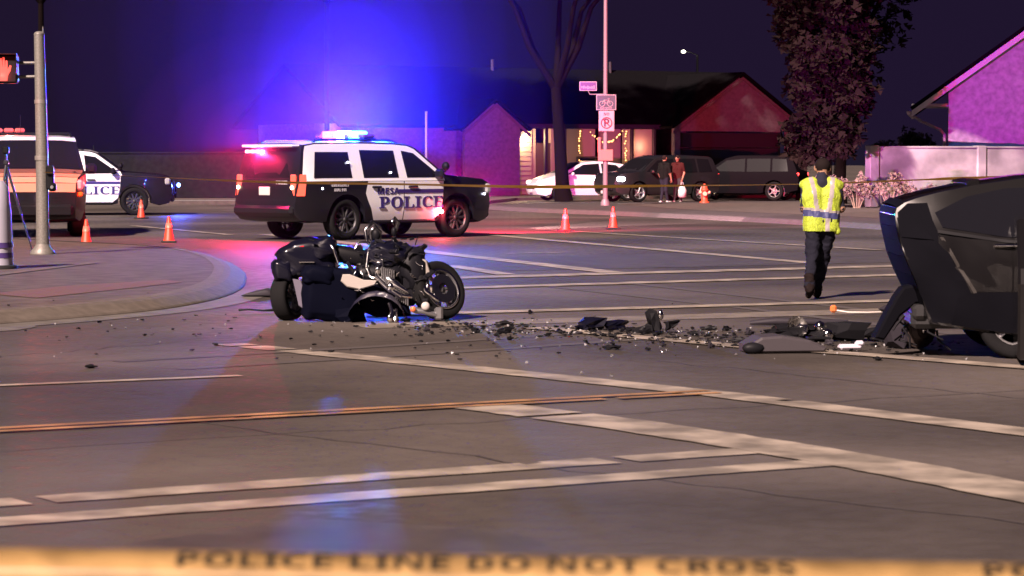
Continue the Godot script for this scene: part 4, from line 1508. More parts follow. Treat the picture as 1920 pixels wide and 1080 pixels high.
func signal_pole() -> void:
	var o := thing("signal_pole", "grey steel signal pole with a push button on the left corner", "pole", Vector3(-7.49, .115, -44.25))
	var steel := grained(M("galvanised steel", .22, .21, .19, .5, .3), "mid", .6)
	var b := MB.new()
	b.tube([Vector3(0, 0, 0), Vector3(0, 1.6, 0), Vector3(-.03, 3.5, 0)], [.105, .098, .082], 18)
	put("pole", b, steel, o)
	b = MB.new()
	b.lathe([Vector2(.2, 0), Vector2(.2, .04), Vector2(.13, .12), Vector2(.108, .16)], 18)
	put("base", b, steel, o)
	b = MB.new()
	b.ball(Vector3(-.03, 3.5, 0), Vector3(.088, .05, .088))
	b.tube([Vector3(.03, 3.5, 0), Vector3(.03, 3.62, 0)], [.014, .01], 6)
	put("cap", b, steel, o)
	b = MB.new()
	b.tube([Vector3(-.008, 1.5, 0), Vector3(-.009, 1.57, 0)], [.108, .108], 16)
	put("collar", b, M("galvanised band", .3, .28, .26, .4, .5), o)
	b = MB.new()
	b.tube([Vector3(-.015, 2.4, 0), Vector3(-.016, 2.46, 0)], [.1, .1], 16)
	put("collar", b, mats["galvanised band"], o)
	b = MB.new()
	b.box(Vector3(.13, 1.22, .02), Vector3(.12, .38, .14), .02)
	b.box(Vector3(.17, 1.07, .03), Vector3(.12, .14, .14), .03)
	var box := put("push_button_box", b, dull(M("black plastic trim", .007, .007, .009, .55)), o)
	b = MB.new()
	b.tube([Vector3(.17, 1.07, .1), Vector3(.17, 1.07, .12)], [.028, .024], 12)
	put("button", b, M("silver rim", .45, .45, .46, .3, .7), box)
	b = MB.new()
	b.lathe([Vector2(.16, .0), Vector2(.12, .04), Vector2(0, .05)], 14)
	# pedestrian signal held out to the left
	var s := thing("pedestrian_signal", "black pedestrian signal showing a lit red hand beside the signal pole", "traffic signal", Vector3(-8.08, 3.06, -44.2))
	b = MB.new()
	b.box(Vector3(0, 0, -.02), Vector3(.46, .46, .2), .03)
	b.box(Vector3(0, .235, .12), Vector3(.46, .012, .16), .003)
	b.box(Vector3(-.229, 0.07, .12), Vector3(.012, .32, .14), .003)
	b.box(Vector3(.229, 0.07, .12), Vector3(.012, .32, .14), .003)
	put("housing", b, dull(M("black plastic trim", .007, .007, .009, .55)), s)
	b = MB.new()
	b.tube([Vector3(.2, .1, -.05), Vector3(.5, .1, -.05)], [.025, .025], 8)
	b.tube([Vector3(.2, -.12, -.05), Vector3(.5, -.12, -.05)], [.025, .025], 8)
	put("bracket", b, steel, s)
	b = MB.new()
	var hand := PackedVector2Array([Vector2(-.07, -.19), Vector2(.07, -.19), Vector2(.085, -.1), Vector2(.125, -.03), Vector2(.14, .05), Vector2(.115, .06), Vector2(.08, -.01), Vector2(.075, .13), Vector2(.05, .135), Vector2(.042, .03), Vector2(.036, .03), Vector2(.03, .18), Vector2(.003, .185), Vector2(.0, .035), Vector2(-.006, .035), Vector2(-.015, .17), Vector2(-.042, .165), Vector2(-.045, .03), Vector2(-.052, .03), Vector2(-.065, .12), Vector2(-.09, .115), Vector2(-.095, -.08)])
	b.prism(hand, .085, .1)
	put("hand_light", b, glow("red signal hand", 1.0, .06, .04, .9), s)
	omni("glow_lamp", s, Vector3(.0, -.1, .0925), 1.0, .05, .04, .5, .02)


func tripod() -> void:
	var o := thing("tripod", "thin dark tripod standing on the corner left of the signal pole", "tripod", Vector3(-8.12, .115, -45.0))
	var m := M("tripod tube", .05, .05, .06, .3, .5)
	var top := Vector3(-.08, 1.42, 0)
	for f in [Vector3(.36, 0, .1), Vector3(-.22, 0, .3), Vector3(-.1, 0, -.4)]:
		var b := MB.new()
		b.tube([top, top.lerp(f, .55)], [.022, .022], 8)
		b.tube([top.lerp(f, .5), f], [.015, .012], 8)
		b.box(top.lerp(f, .55), Vector3(.05, .05, .05), .01)
		put("leg", b, m, o)
	var b := MB.new()
	b.tube([Vector3(-.08, 1.3, 0), Vector3(-.08, 1.6, 0)], [.02, .016], 8)
	b.box(Vector3(-.08, 1.46, 0), Vector3(.08, .08, .08), .02)
	put("column", b, m, o)
	b = MB.new()
	b.box(Vector3(-.08, 1.66, 0), Vector3(.1, .12, .14), .02)
	put("instrument", b, dull(M("black plastic trim", .007, .007, .009, .55)), o)


func drum() -> void:
	var o := thing("traffic_drum", "tall white traffic drum with dark bands at the left edge", "barrel", Vector3(-7.2, .115, -38.3))
	var b := MB.new()
	b.lathe([Vector2(.31, .04), Vector2(.3, .2), Vector2(.295, .4), Vector2(.285, .8), Vector2(.25, 1.12), Vector2(.18, 1.22), Vector2(0, 1.24)], 24)
	put("drum", b, M("white drum plastic", .5, .5, .6, .4), o)
	for y in [.16, .3]:
		b = MB.new()
		b.lathe([Vector2(.306, y), Vector2(.304, y + .07)], 24)
		put("band", b, M("violet band", .1, .06, .25, .45), o)
	b = MB.new()
	b.lathe([Vector2(.36, 0), Vector2(.36, .05), Vector2(.31, .06)], 24)
	put("base", b, M("black rubber", .015, .015, .016, .7), o)


func lamp_post() -> void:
	var o := thing("street_light_pole", "tall slim grey pole carrying road signs beside the parked cars", "street light", Vector3(3.01, .115, -89.5))
	var steel := M("pale pole steel", .2, .18, .2, .55, .2)
	var b := MB.new()
	b.tube([Vector3(0, 0, 0), Vector3(0, 4.0, 0), Vector3(0, 8.6, 0)], [.085, .07, .055], 12)
	b.tube([Vector3(0, 8.5, 0), Vector3(-.5, 9.0, 0), Vector3(-1.6, 9.15, 0)], [.045, .04, .035], 8)
	put("pole", b, steel, o)
	b = MB.new()
	b.box(Vector3(-1.85, 9.15, 0), Vector3(.6, .12, .24), .04)
	put("lamp_head", b, M("grey lamp housing", .1, .1, .1, .5), o)
	b = MB.new()
	b.lathe([Vector2(.16, 0), Vector2(.15, .1), Vector2(.1, .2)], 12)
	put("base", b, steel, o)
	b = MB.new()
	b.box(Vector3(0, 1.62, .1), Vector3(.48, .36, .05), .01)
	b.box(Vector3(-.2, 1.95, .1), Vector3(.1, .5, .04), .01)
	put("box", b, M("box paint with red light", .7, .16, .13, .5), o)  # red lamp light on the box put into its colour
	# signs
	var face := func(label: String, at: Vector3, w: float, h: float, m: Material, rim: Material) -> Node3D:
		var s := thing("road_sign", label, "road sign", Vector3(3.01, .115, -89.5) + at)
		var q := MB.new()
		q.box(Vector3.ZERO, Vector3(w, h, .012), .004)
		put("panel", q, rim, s)
		q = MB.new()
		q.box(Vector3(0, 0, .008), Vector3(w - .05, h - .05, .006), .002)
		put("face", q, m, s)
		return s
	var white := M("sign white", .3, .28, .32, .5)
	var s: Node3D = face.call("green bicycle road sign on the tall pole", Vector3(.02, 3.32, .11), .64, .5, M("sign teal", .012, .06, .075, .5), white)
	var ringb := MB.new()
	for x in [-.13, .13]:
		var loop := []
		var rad := []
		for k in 17:
			loop.append(Vector3(x + .085 * cos(TAU * k / 16), -.05 + .085 * sin(TAU * k / 16), .014))
			rad.append(.012)
		ringb.tube(loop, rad, 5, false)
	ringb.tube([Vector3(-.13, -.05, .014), Vector3(-.07, .07, .014), Vector3(.08, .07, .014), Vector3(.13, -.05, .014)], [.012, .012, .012, .012], 5)
	ringb.tube([Vector3(-.07, .07, .014), Vector3(0, -.05, .014), Vector3(.08, .07, .014), Vector3(.1, .12, .014), Vector3(.05, .13, .014)], [.012, .012, .012, .012, .012], 5)
	put("bicycle_symbol", ringb, white, s)
	lettering("lettering", s, "BIKE ROUTE", .05, .006, white, Vector3(0, -.185, .014), Basis())
	s = face.call("white no parking road sign under the bicycle sign", Vector3(.03, 2.72, .11), .5, .66, white, M("sign rim grey", .3, .28, .3, .5))
	var ink := M("sign black", .03, .02, .03, .5)
	lettering("lettering", s, "P", .26, .006, ink, Vector3(0, -.06, .014), Basis())
	lettering("lettering", s, "NO", .09, .006, ink, Vector3(0, .22, .014), Basis())
	var slash := MB.new()
	var loop := []
	var rad := []
	for k in 25:
		loop.append(Vector3(.17 * cos(TAU * k / 24), -.06 + .17 * sin(TAU * k / 24), .016))
		rad.append(.016)
	slash.tube(loop, rad, 5, false)
	slash.tube([Vector3(-.12, .06, .02), Vector3(.12, -.18, .02)], [.014, .014], 5)
	put("prohibition_ring", slash, M("sign red", .35, .02, .03, .5), s)
	s = face.call("blue street name sign held out left of the tall pole", Vector3(-.56, 3.84, .02), .56, .3, M("sign blue", .02, .05, .12, .4), white)
	var arm := MB.new()
	arm.tube([Vector3(0, -.15, 0), Vector3(.05, -.26, 0), Vector3(.56, -.26, 0)], [.015, .018, .018], 6)
	put("bracket", arm, steel, s)
	var scr := MB.new()
	rng.seed = 9
	for k in 7:
		scr.box(Vector3(-.2 + k * .065, rng.randf_range(-.06, -.03), .014), Vector3(.035, rng.randf_range(.06, .12), .006), .001)
	put("worn_print", scr, white, s)


func hydrant() -> void:
	var o := thing("fire_hydrant", "small orange and cream fire hydrant behind the yellow tape", "fire hydrant", Vector3(6.55, .115, -94.4))
	var m := M("hydrant orange", .45, .07, .03, .5)
	var b := MB.new()
	b.lathe([Vector2(.17, 0), Vector2(.17, .05), Vector2(.115, .07), Vector2(.11, .4), Vector2(.14, .42), Vector2(.14, .46), Vector2(.11, .48), Vector2(.1, .56), Vector2(.05, .62), Vector2(.03, .66), Vector2(0, .66)], 16)
	put("barrel", b, m, o)
	b = MB.new()
	for s in [-1.0, 1.0]:
		b.tube([Vector3(s * .1, .36, 0), Vector3(s * .19, .36, 0)], [.05, .055], 10)
	b.tube([Vector3(0, .32, .08), Vector3(0, .32, .19)], [.07, .075], 10)
	put("outlet", b, M("hydrant cream", .65, .45, .3, .5), o)


func tape_line() -> void:
	var o := thing("barrier_tape", "yellow barrier tape stretched across the street behind the vested person", "barrier tape", Vector3.ZERO)
	var b := MB.new()
	var pts := []
	for i in 61:
		var t := i / 60.0
		var x := lerpf(-7.42, 10.6, t)
		var z := -44.1 - t * 1.2
		var y := lerpf(1.42, 1.44, t) - .24 * 4.0 * t * (1.0 - t) + .008 * sin(t * 25.0) + (.02 if t > .6 else 0.0) * sin((t - .6) * 8.0)
		pts.append([Vector3(x, y, z), (1.15 if t < .8 else .8) + .22 * sin(t * 9.0 + 1.0) + .15 * sin(t * 23.0)])
	for i in 60:
		var q := []
		for e in [pts[i], pts[i + 1]]:
			var s := Vector3(0, cos(e[1]), sin(e[1])) * .0375
			q.append(e[0] - s)
			q.append(e[0] + s)
		b.group = 1
		b.quad(q[0], q[2], q[3], q[1])
	put("ribbon", b, M("yellow tape film", .75, .42, .05, .3), o)


func near_tape() -> void:
	var o := thing("police_line_tape", "yellow police line tape with black letters along the bottom of the view", "barrier tape", Vector3(0, 1.1555, -3.4))
	o.rotation.z = -.015
	var film := grained(M("near tape film", .4, .255, .1, .36), "broad", .6)
	var b := MB.new()
	var prof := [Vector2(-.004, -.036), Vector2(.0, -.034), Vector2(-.0185, -.001), Vector2(-.023, .002), Vector2(-.03, .003), Vector2(-.078, .001)]
	var n := 60
	for i in n:
		for k in prof.size() - 1:
			var q := []
			for e in [[i, k], [i, k + 1], [i + 1, k + 1], [i + 1, k]]:
				var x: float = -2.4 + 4.8 * e[0] / n
				var p: Vector2 = prof[e[1]]
				q.append(Vector3(x, p.x + .0003 * sin(x * 9.0), p.y))
			b.group = 1
			b.quad(q[0], q[1], q[2], q[3])
	var ribbon := put("ribbon", b, film, o)
	var up := Vector3(0, .0185, -.033).normalized()
	var basis := Basis(Vector3.RIGHT, up, Vector3.RIGHT.cross(up))
	for x in [-1.033, -.033, .967]:
		lettering("lettering", ribbon, "POLICE LINE DO NOT CROSS", .028, .0006, M("tape ink", .012, .01, .008, .5), Vector3(x, -.0088, -.0163), basis, "Droid Sans", true, false, 1.505)


# ---------------------------------------------------------------- buildings
func slab(b: MB, a: Vector3, c: Vector3, d: Vector3, e: Vector3, thick: float) -> void:
	var n := (c - a).cross(e - a).normalized() * thick
	var m := (a + d) * .5 - n * .5
	for f in [[a, c, d, e], [a - n, c - n, d - n, e - n], [a, c, c - n, a - n], [c, d, d - n, c - n], [d, e, e - n, d - n], [e, a, a - n, e - n]]:
		b._face(f.duplicate(), m)


func bungalow() -> void:
	var o := thing("bungalow", "long low house with two gables and a lit porch behind the parked cars", "house", Vector3(-.754, .12, -112.0), deg_to_rad(31.7))
	var stucco := grained(M("painted stucco", .25, .2, .22, .9), "fine", .5, .03, "mid", 3.0)
	var panel := grained(M("warm porch wall", .42, .33, .25, .85), "fine", .5, .1)
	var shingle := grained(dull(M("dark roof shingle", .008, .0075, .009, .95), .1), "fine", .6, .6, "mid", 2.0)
	var dark := M("dark trim paint", .03, .024, .03, .6)
	var b := MB.new()
	b.box(Vector3(-3.6, 1.45, -1.2), Vector3(5.0, 2.9, .2))
	b.box(Vector3(-6, 1.45, -5), Vector3(.2, 2.9, 7.8))
	b.box(Vector3(15.2, 1.45, -5), Vector3(.2, 2.9, 7.8))
	b.box(Vector3(4.6, 1.45, -9), Vector3(21.2, 2.9, .2))
	put("wall", b, stucco, o)
	b = MB.new()
	b.box(Vector3(5.0, 1.45, -1.9), Vector3(2.2, 2.9, .2))
	b.box(Vector3(7.9, 1.45, -1.3), Vector3(1.4, 2.9, .2))
	b.box(Vector3(2.1, 1.45, -1.9), Vector3(2.1, 2.9, .2))
	b.box(Vector3(6.9, 1.45, -1.9), Vector3(1.0, 2.9, .2))
	put("porch_wall", b, panel, o)
	# gables: wall, rake boards, roof
	for g in [[-.03, 1.3, 2.75, 3.75, .0], [12.0, 3.3, 2.85, 4.98, .3]]:
		var x: float = g[0]
		var w: float = g[1]
		var z: float = g[4]
		b = MB.new()
		if w < 2:
			b.prism(PackedVector2Array([Vector2(x - w, 0), Vector2(x + w, 0), Vector2(x + w, g[2]), Vector2(x, g[3]), Vector2(x - w, g[2])]), z - .2, z)
		else:
			b.prism(PackedVector2Array([Vector2(x - w, 0), Vector2(9.0, 0), Vector2(9.0, 2.65), Vector2(14.6, 2.65), Vector2(14.6, 0), Vector2(x + w, 0), Vector2(x + w, g[2]), Vector2(x, g[3]), Vector2(x - w, g[2])]), z - .2, z)
		put("gable", b, stucco, o)
		b = MB.new()
		var over := .3
		var rise: float = (g[3] - g[2]) / w
		for s in [-1.0, 1.0]:
			var lowp := Vector3(x + s * (w + over), g[2] - rise * over + .1, z + .35)
			var topp := Vector3(x, g[3] + .1, z + .35)
			var back := Vector3(0, 0, -5.5)
			slab(b, lowp, topp, topp + back, lowp + back, .1 * s)
		put("gable_roof", b, shingle, o)
		b = MB.new()
		for s in [-1.0, 1.0]:
			var a := Vector2(x + s * (w + over), g[2] - rise * over - .02)
			var t := Vector2(x, g[3] - .02)
			b.prism(PackedVector2Array([a, a + Vector2(0, -.14), t + Vector2(0, -.14), t]), z + .3, z + .345)
		put("rake_board", b, grained(M("fascia paint", .16, .1, .11, .7), "mid", 1.0), o)
	# main roof
	b = MB.new()
	slab(b, Vector3(-6.8, 2.85, -.4), Vector3(15.8, 2.85, -.4), Vector3(15.8, 5.35, -5.2), Vector3(-6.8, 5.35, -5.2), .14)
	slab(b, Vector3(-6.8, 5.35, -5.2), Vector3(15.8, 5.35, -5.2), Vector3(15.8, 2.85, -10), Vector3(-6.8, 2.85, -10), .14)
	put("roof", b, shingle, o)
	b = MB.new()
	b.box(Vector3(5.0, 2.83, -.36), Vector3(7.3, .18, .06))
	put("fascia", b, dark, o)
	# horizontal siding boards beside the door
	for k in 14:
		b = MB.new()
		b.xf = Transform3D(Basis(Vector3.RIGHT, -.07), Vector3(2.1, .12 + k * .195, -1.77))
		b.box(Vector3.ZERO, Vector3(1.66, .19, .03), .006)
		put("siding_board", b, panel, o)
	for x in [1.3, 2.98, 3.9, 7.25, 8.62]:
		b = MB.new()
		b.box(Vector3(x, 1.4, -.75 if x < 8 else -1.1), Vector3(.13, 2.8, .13), .01)
		put("post", b, dark, o)
	# door, window, garage door
	b = MB.new()
	b.box(Vector3(3.5, 1.1, -1.85), Vector3(.9, 2.1, .06), .01)
	put("door", b, M("brown door", .08, .04, .03, .6), o)
	b = MB.new()
	for e in [[Vector3(5.9, 1.55, -1.74), Vector3(1.5, .08, .1)], [Vector3(5.9, .75, -1.74), Vector3(1.5, .08, .1)], [Vector3(5.18, 1.15, -1.74), Vector3(.08, .8, .1)], [Vector3(6.62, 1.15, -1.74), Vector3(.08, .8, .1)]]:
		b.box(e[0], e[1], .01)
	var win := put("window", b, dark, o)
	b = MB.new()
	b.box(Vector3(5.9, 1.15, -1.76), Vector3(1.36, .72, .02))
	put("pane", b, M("dark car glass", .008, .008, .011, .06), win)
	for k in 4:
		b = MB.new()
		b.box(Vector3(11.8, .33 + k * .65, -.35), Vector3(5.6, .63, .06), .02)
		put("garage_door_panel", b, M("dark garage door", .035, .025, .035, .7), o)
	for x in [3.0, 9.0]:
		b = MB.new()
		b.tube([Vector3(x, 4.9, -5.0), Vector3(x, 5.7, -5.0)], [.07, .07], 8)
		put("vent_pipe", b, dark, o)
	# porch lamp fixed to the siding
	b = MB.new()
	b.box(Vector3(2.4, 2.5, -1.68), Vector3(.14, .2, .1), .02)
	var fix := put("lamp_bracket", b, dark, o)
	b = MB.new()
	b.ball(Vector3(2.4, 2.36, -1.52), Vector3(.11, .13, .11))
	put("lamp_globe", b, glow("porch lamp", 1.0, .8, .45, 14.0), fix)
	omni("porch_light", o, Vector3(2.4, 2.36, -1.52), 1.0, .66, .34, 2.6, .08)
	# string of warm fairy lights round the porch opening
	var f := thing("fairy_lights", "string of warm fairy lights hung round the porch opening", "string lights", o.position, o.rotation.y)
	b = MB.new()
	var wire := MB.new()
	var path := []
	rng.seed = 4
	for k in 22:
		path.append(Vector3(4.55 + rng.randf_range(-.03, .03), 2.65 - k * .1, -.62))
	var p2 := []
	for k in 26:
		var t := k / 25.0
		p2.append(Vector3(5.0 + t * 1.7, 2.68 - .5 * sin(t * PI) + rng.randf_range(-.03, .03), -.62))
	var p3 := []
	for k in 22:
		p3.append(Vector3(6.84 + rng.randf_range(-.03, .03), 2.65 - k * .1, -.62))
	for p in [path, p2, p3]:
		var rad := []
		for k in p.size():
			rad.append(.006)
		wire = MB.new()
		wire.tube(p, rad, 4)
		put("wire", wire, dark, f)
		for q in p:
			if rng.randf() < .86:
				b.ball(q + Vector3(rng.randf_range(-.03, .03), -.02, .02), Vector3.ONE * rng.randf_range(.022, .04), 6)
	put("light_bulbs", b, glow("fairy lamp", 1.0, .4, .12, 2.6), f).set_meta("kind", "stuff")
	for x in [4.6, 6.8]:
		omni("fairy_lamp", f, Vector3(x, 1.7, -.5), 1.0, .45, .2, .22, .1)
	omni("fairy_lamp", f, Vector3(7.95, 2.0, -.85), 1.0, .45, .3, .35, .1)


func right_house() -> void:
	var o := thing("gabled_house", "pale house gable with overhanging eaves behind the right wall", "house", Vector3(14.45, .12, -92.0), deg_to_rad(-9.0))
	var stucco := grained(M("pale stucco", .62, .6, .62, .9), "fine", .5, .03, "mid", 4.0)
	var fascia := M("white fascia", .66, .64, .64, .5)
	var b := MB.new()
	b.prism(PackedVector2Array([Vector2(0, 0), Vector2(13, 0), Vector2(13, 3.9), Vector2(6.5, 8.5), Vector2(0, 3.9)]), -10, 0)
	put("wall", b, stucco, o)
	b = MB.new()
	for s in [0.0, 1.0]:
		var lowp := Vector3(-1.18 if s == 0 else 14.18, 3.1, .55)
		var top := Vector3(6.5, 8.63, .55)
		slab(b, lowp, top, top + Vector3(0, 0, -11.2), lowp + Vector3(0, 0, -11.2), .12 if s > 0 else -.12)
	put("roof", b, grained(M("dark roof shingle", .008, .0075, .009, .95), "fine", .6), o)
	b = MB.new()
	for s in [0.0, 1.0]:
		var a := Vector2(-1.2 if s == 0 else 14.2, 3.08)
		var t := Vector2(6.5, 8.61)
		b.prism(PackedVector2Array([a, a + Vector2(0, -.2), t + Vector2(0, -.24), t]), .5, .56)
	put("rake_board", b, fascia, o)
	b = MB.new()
	b.box(Vector3(-1.3, 3.02, -5), Vector3(.12, .12, 11), .02)
	put("gutter", b, fascia, o)
	b = MB.new()
	b.tube([Vector3(-1.2, 2.95, .3), Vector3(-.9, 2.75, .2), Vector3(-.25, 2.45, .12), Vector3(-.12, 2.3, .1), Vector3(-.12, .1, .1)], [.05, .05, .05, .05, .05], 8)
	put("downpipe", b, M("grey pipe paint", .3, .28, .3, .5), o)
	for k in 3:
		b = MB.new()
		b.box(Vector3(-.62, 3.3, -1.2 - k * 1.6), Vector3(1.2, .1, .08), .01)
		put("rafter", b, fascia, o)


func boundary_wall() -> void:
	var o := thing("boundary_wall", "white rendered garden wall in front of the right house", "wall", Vector3(11.26, .12, -86.8), deg_to_rad(31.7))
	var m := grained(M("white wall render", .55, .52, .5, .9), "fine", .6, .03, "broad", 5.0)
	for k in 4:
		var b := MB.new()
		b.box(Vector3(2.2 + k * 4.4, .92, 0), Vector3(4.1, 1.84, .16), .01)
		put("wall_panel", b, m, o)
		b = MB.new()
		b.box(Vector3(2.2 + k * 4.4, 1.87, 0), Vector3(4.12, .06, .22), .012)
		put("coping", b, m, o)
	for k in 5:
		var b := MB.new()
		b.box(Vector3(k * 4.4, .96, 0), Vector3(.36, 1.92, .28), .02)
		put("pier", b, m, o)
	var w := thing("low_garden_wall", "grey garden wall at the far side of the street left of the police car", "wall", Vector3(-26, .11, -106.5))
	var b := MB.new()
	b.box(Vector3(10.5, .85, 0), Vector3(21.0, 1.7, .2), .02)
	put("wall_panel", b, grained(dull(M("grey block wall", .02, .02, .024, .95), .1), "fine", .1, .5, "mid", 4.0), w)
	b = MB.new()
	b.box(Vector3(10.5, 1.73, 0), Vector3(21.1, .07, .28), .015)
	put("coping", b, mats["grey block wall"], w)


# ---------------------------------------------------------------- plants
func leaves(count: int, boxes: Array, size: float, m: Material, seed_: int) -> MultiMesh:
	rng.seed = seed_
	var b := MB.new()
	b.tri(Vector3(-.35, 0, 0), Vector3(.35, .1, .12), Vector3(0, 1, 0))
	b.tri(Vector3(.2, .1, 0), Vector3(.75, .5, -.1), Vector3(.35, .75, .1))
	b.tri(Vector3(-.2, .2, 0), Vector3(-.7, .45, .12), Vector3(-.3, .8, -.1))
	var mm := MultiMesh.new()
	mm.transform_format = MultiMesh.TRANSFORM_3D
	mm.mesh = b.mesh(m)
	mm.instance_count = count
	for i in count:
		var e: Array = boxes[rng.randi() % boxes.size()]
		var d := Vector3(rng.randfn(), rng.randfn(), rng.randfn()).normalized() * pow(rng.randf(), .45)
		var p: Vector3 = e[0] + d * e[1]
		var bs := Basis.from_euler(Vector3(rng.randf() * TAU, rng.randf() * TAU, rng.randf() * TAU)).scaled(Vector3.ONE * size * rng.randf_range(.6, 1.3))
		mm.set_instance_transform(i, Transform3D(bs, p))
	return mm


func tree(called: String, label: String, at: Vector3, height: float, fork: float, spread: float, crown_low: float, count: int, seed_: int, lean := 0.0, stout := 1.0, skirt := 0.0) -> Node3D:
	var o := thing(called, label, "tree", at, 0.0, "trees beyond the street")
	var bark := grained(dull(M("tree bark", .012, .008, .008, .95), .08), "streak", .5, 1.5)
	rng.seed = seed_
	var b := MB.new()
	var top := Vector3(lean, fork, 0)
	b.tube([Vector3(0, -.1, 0), Vector3(lean * .2, .5, 0), Vector3(lean * .5, fork * .5, .05), top], [.38 * stout, .27 * stout, .23 * stout, .2 * stout], 10)
	put("trunk", b, bark, o)
	var tips := []
	for k in 6:
		var a := TAU * k / 6.0 + rng.randf() * .7
		var out := Vector3(cos(a), 0, sin(a)) * spread * rng.randf_range(.55, .9)
		var mid := top + out * .35 + Vector3(0, (height - fork) * .3, 0)
		var tip := top + out + Vector3(0, (height - fork) * rng.randf_range(.5, .85), 0)
		b = MB.new()
		b.tube([top - Vector3(0, .1, 0), top.lerp(mid, .5) + out * .05, mid, tip], [.15, .12, .09, .03], 7)
		put("limb", b, bark, o)
		tips.append(tip)
		tips.append(mid.lerp(tip, .5))
	var blobs := []
	for t in tips:
		for k in 3:
			var c: Vector3 = t + Vector3(rng.randf_range(-1, 1), rng.randf_range(-.4, .8), rng.randf_range(-1, 1)) * spread * .3
			var r := spread * rng.randf_range(.22, .4)
			c.y = maxf(c.y, crown_low + r * .7)
			blobs.append([c, Vector3(r, r * .7, r)])
	blobs.append([Vector3(lean, (crown_low + height) * .5 + .3, 0), Vector3(spread * .8, (height - crown_low) * .4, spread * .8)])
	blobs.append([Vector3(lean, (crown_low + height) * .5 + .3, 0), Vector3(spread * .8, (height - crown_low) * .4, spread * .8)])
	blobs.append([Vector3(lean, (crown_low + height) * .5 + .3, 0), Vector3(spread * .8, (height - crown_low) * .4, spread * .8)])
	if skirt > 0.0:
		for k in 26:
			blobs.append([Vector3(rng.randf_range(-1.0, .8) * skirt, rng.randf_range(1.2, crown_low + 1.0), rng.randf_range(-.6, .6)), Vector3(.7, .8, .7)])
	var c := MultiMeshInstance3D.new()
	c.name = "crown"
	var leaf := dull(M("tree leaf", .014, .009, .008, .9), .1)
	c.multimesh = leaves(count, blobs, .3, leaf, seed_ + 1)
	c.set_meta("kind", "stuff")
	o.add_child(c)
	return o


func shrub(label: String, at: Vector3, size: Vector3, m: Material, seed_: int, count := 420) -> void:
	var o := thing("dry_shrub" if m.resource_name == "dry leaf" else "dark_shrub", label, "shrub", at)
	rng.seed = seed_
	var b := MB.new()
	var blobs := []
	for k in 16:
		var a := rng.randf() * TAU
		var tip := Vector3(cos(a) * size.x * rng.randf_range(.2, 1), size.y * rng.randf_range(.55, 1.1), sin(a) * size.z * rng.randf_range(.2, 1))
		b.tube([Vector3(tip.x * .15, -.05, tip.z * .15), tip * Vector3(.5, .6, .5), tip], [.02, .012, .004], 5)
		blobs.append([tip * .85, Vector3(.14, .2, .14) * maxf(size.y, .6)])
	put("stem", b, M("dry stem" if m.resource_name == "dry leaf" else "tree bark", .25, .19, .13, .9), o)
	var c := MultiMeshInstance3D.new()
	c.name = "foliage"
	c.multimesh = leaves(count, blobs, .08 if size.y < 1.2 else .16, m, seed_ + 3)
	c.set_meta("kind", "stuff")
	o.add_child(c)


# ---------------------------------------------------------------- wreckage on the road
func chunk(seed_: int, size: float, thick: float) -> MB:
	rng.seed = seed_
	var poly := PackedVector2Array()
	var n := rng.randi_range(5, 8)
	for k in n:
		var a := TAU * k / n + rng.randf_range(-.25, .25)
		poly.append(Vector2(cos(a), sin(a) * rng.randf_range(.4, .8)) * size * rng.randf_range(.5, 1.0))
	var b := MB.new()
	b.xf = Transform3D(Basis(Vector3.RIGHT, -PI / 2 + rng.randf_range(-.25, .35)), Vector3(0, thick * .5, 0))
	b.prism(poly, -thick * .5, thick * .5, thick * .2)
	if seed_ % 2 == 0:
		b.xf = Transform3D()
		b.lump(Vector3(size * .2, thick * .6, size * .2), Vector3(size * .9, thick * 1.6 + .015, size * .6), seed_, .45)
	if seed_ % 3 == 0:
		b.xf = Transform3D(Basis(Vector3.BACK, rng.randf_range(.5, 1.1)), Vector3(size * .1, size * .18, 0))
		b.prism(poly * Transform2D(0, Vector2(.6, .6), 0, Vector2.ZERO), -thick * .4, thick * .4, thick * .1)
	return b


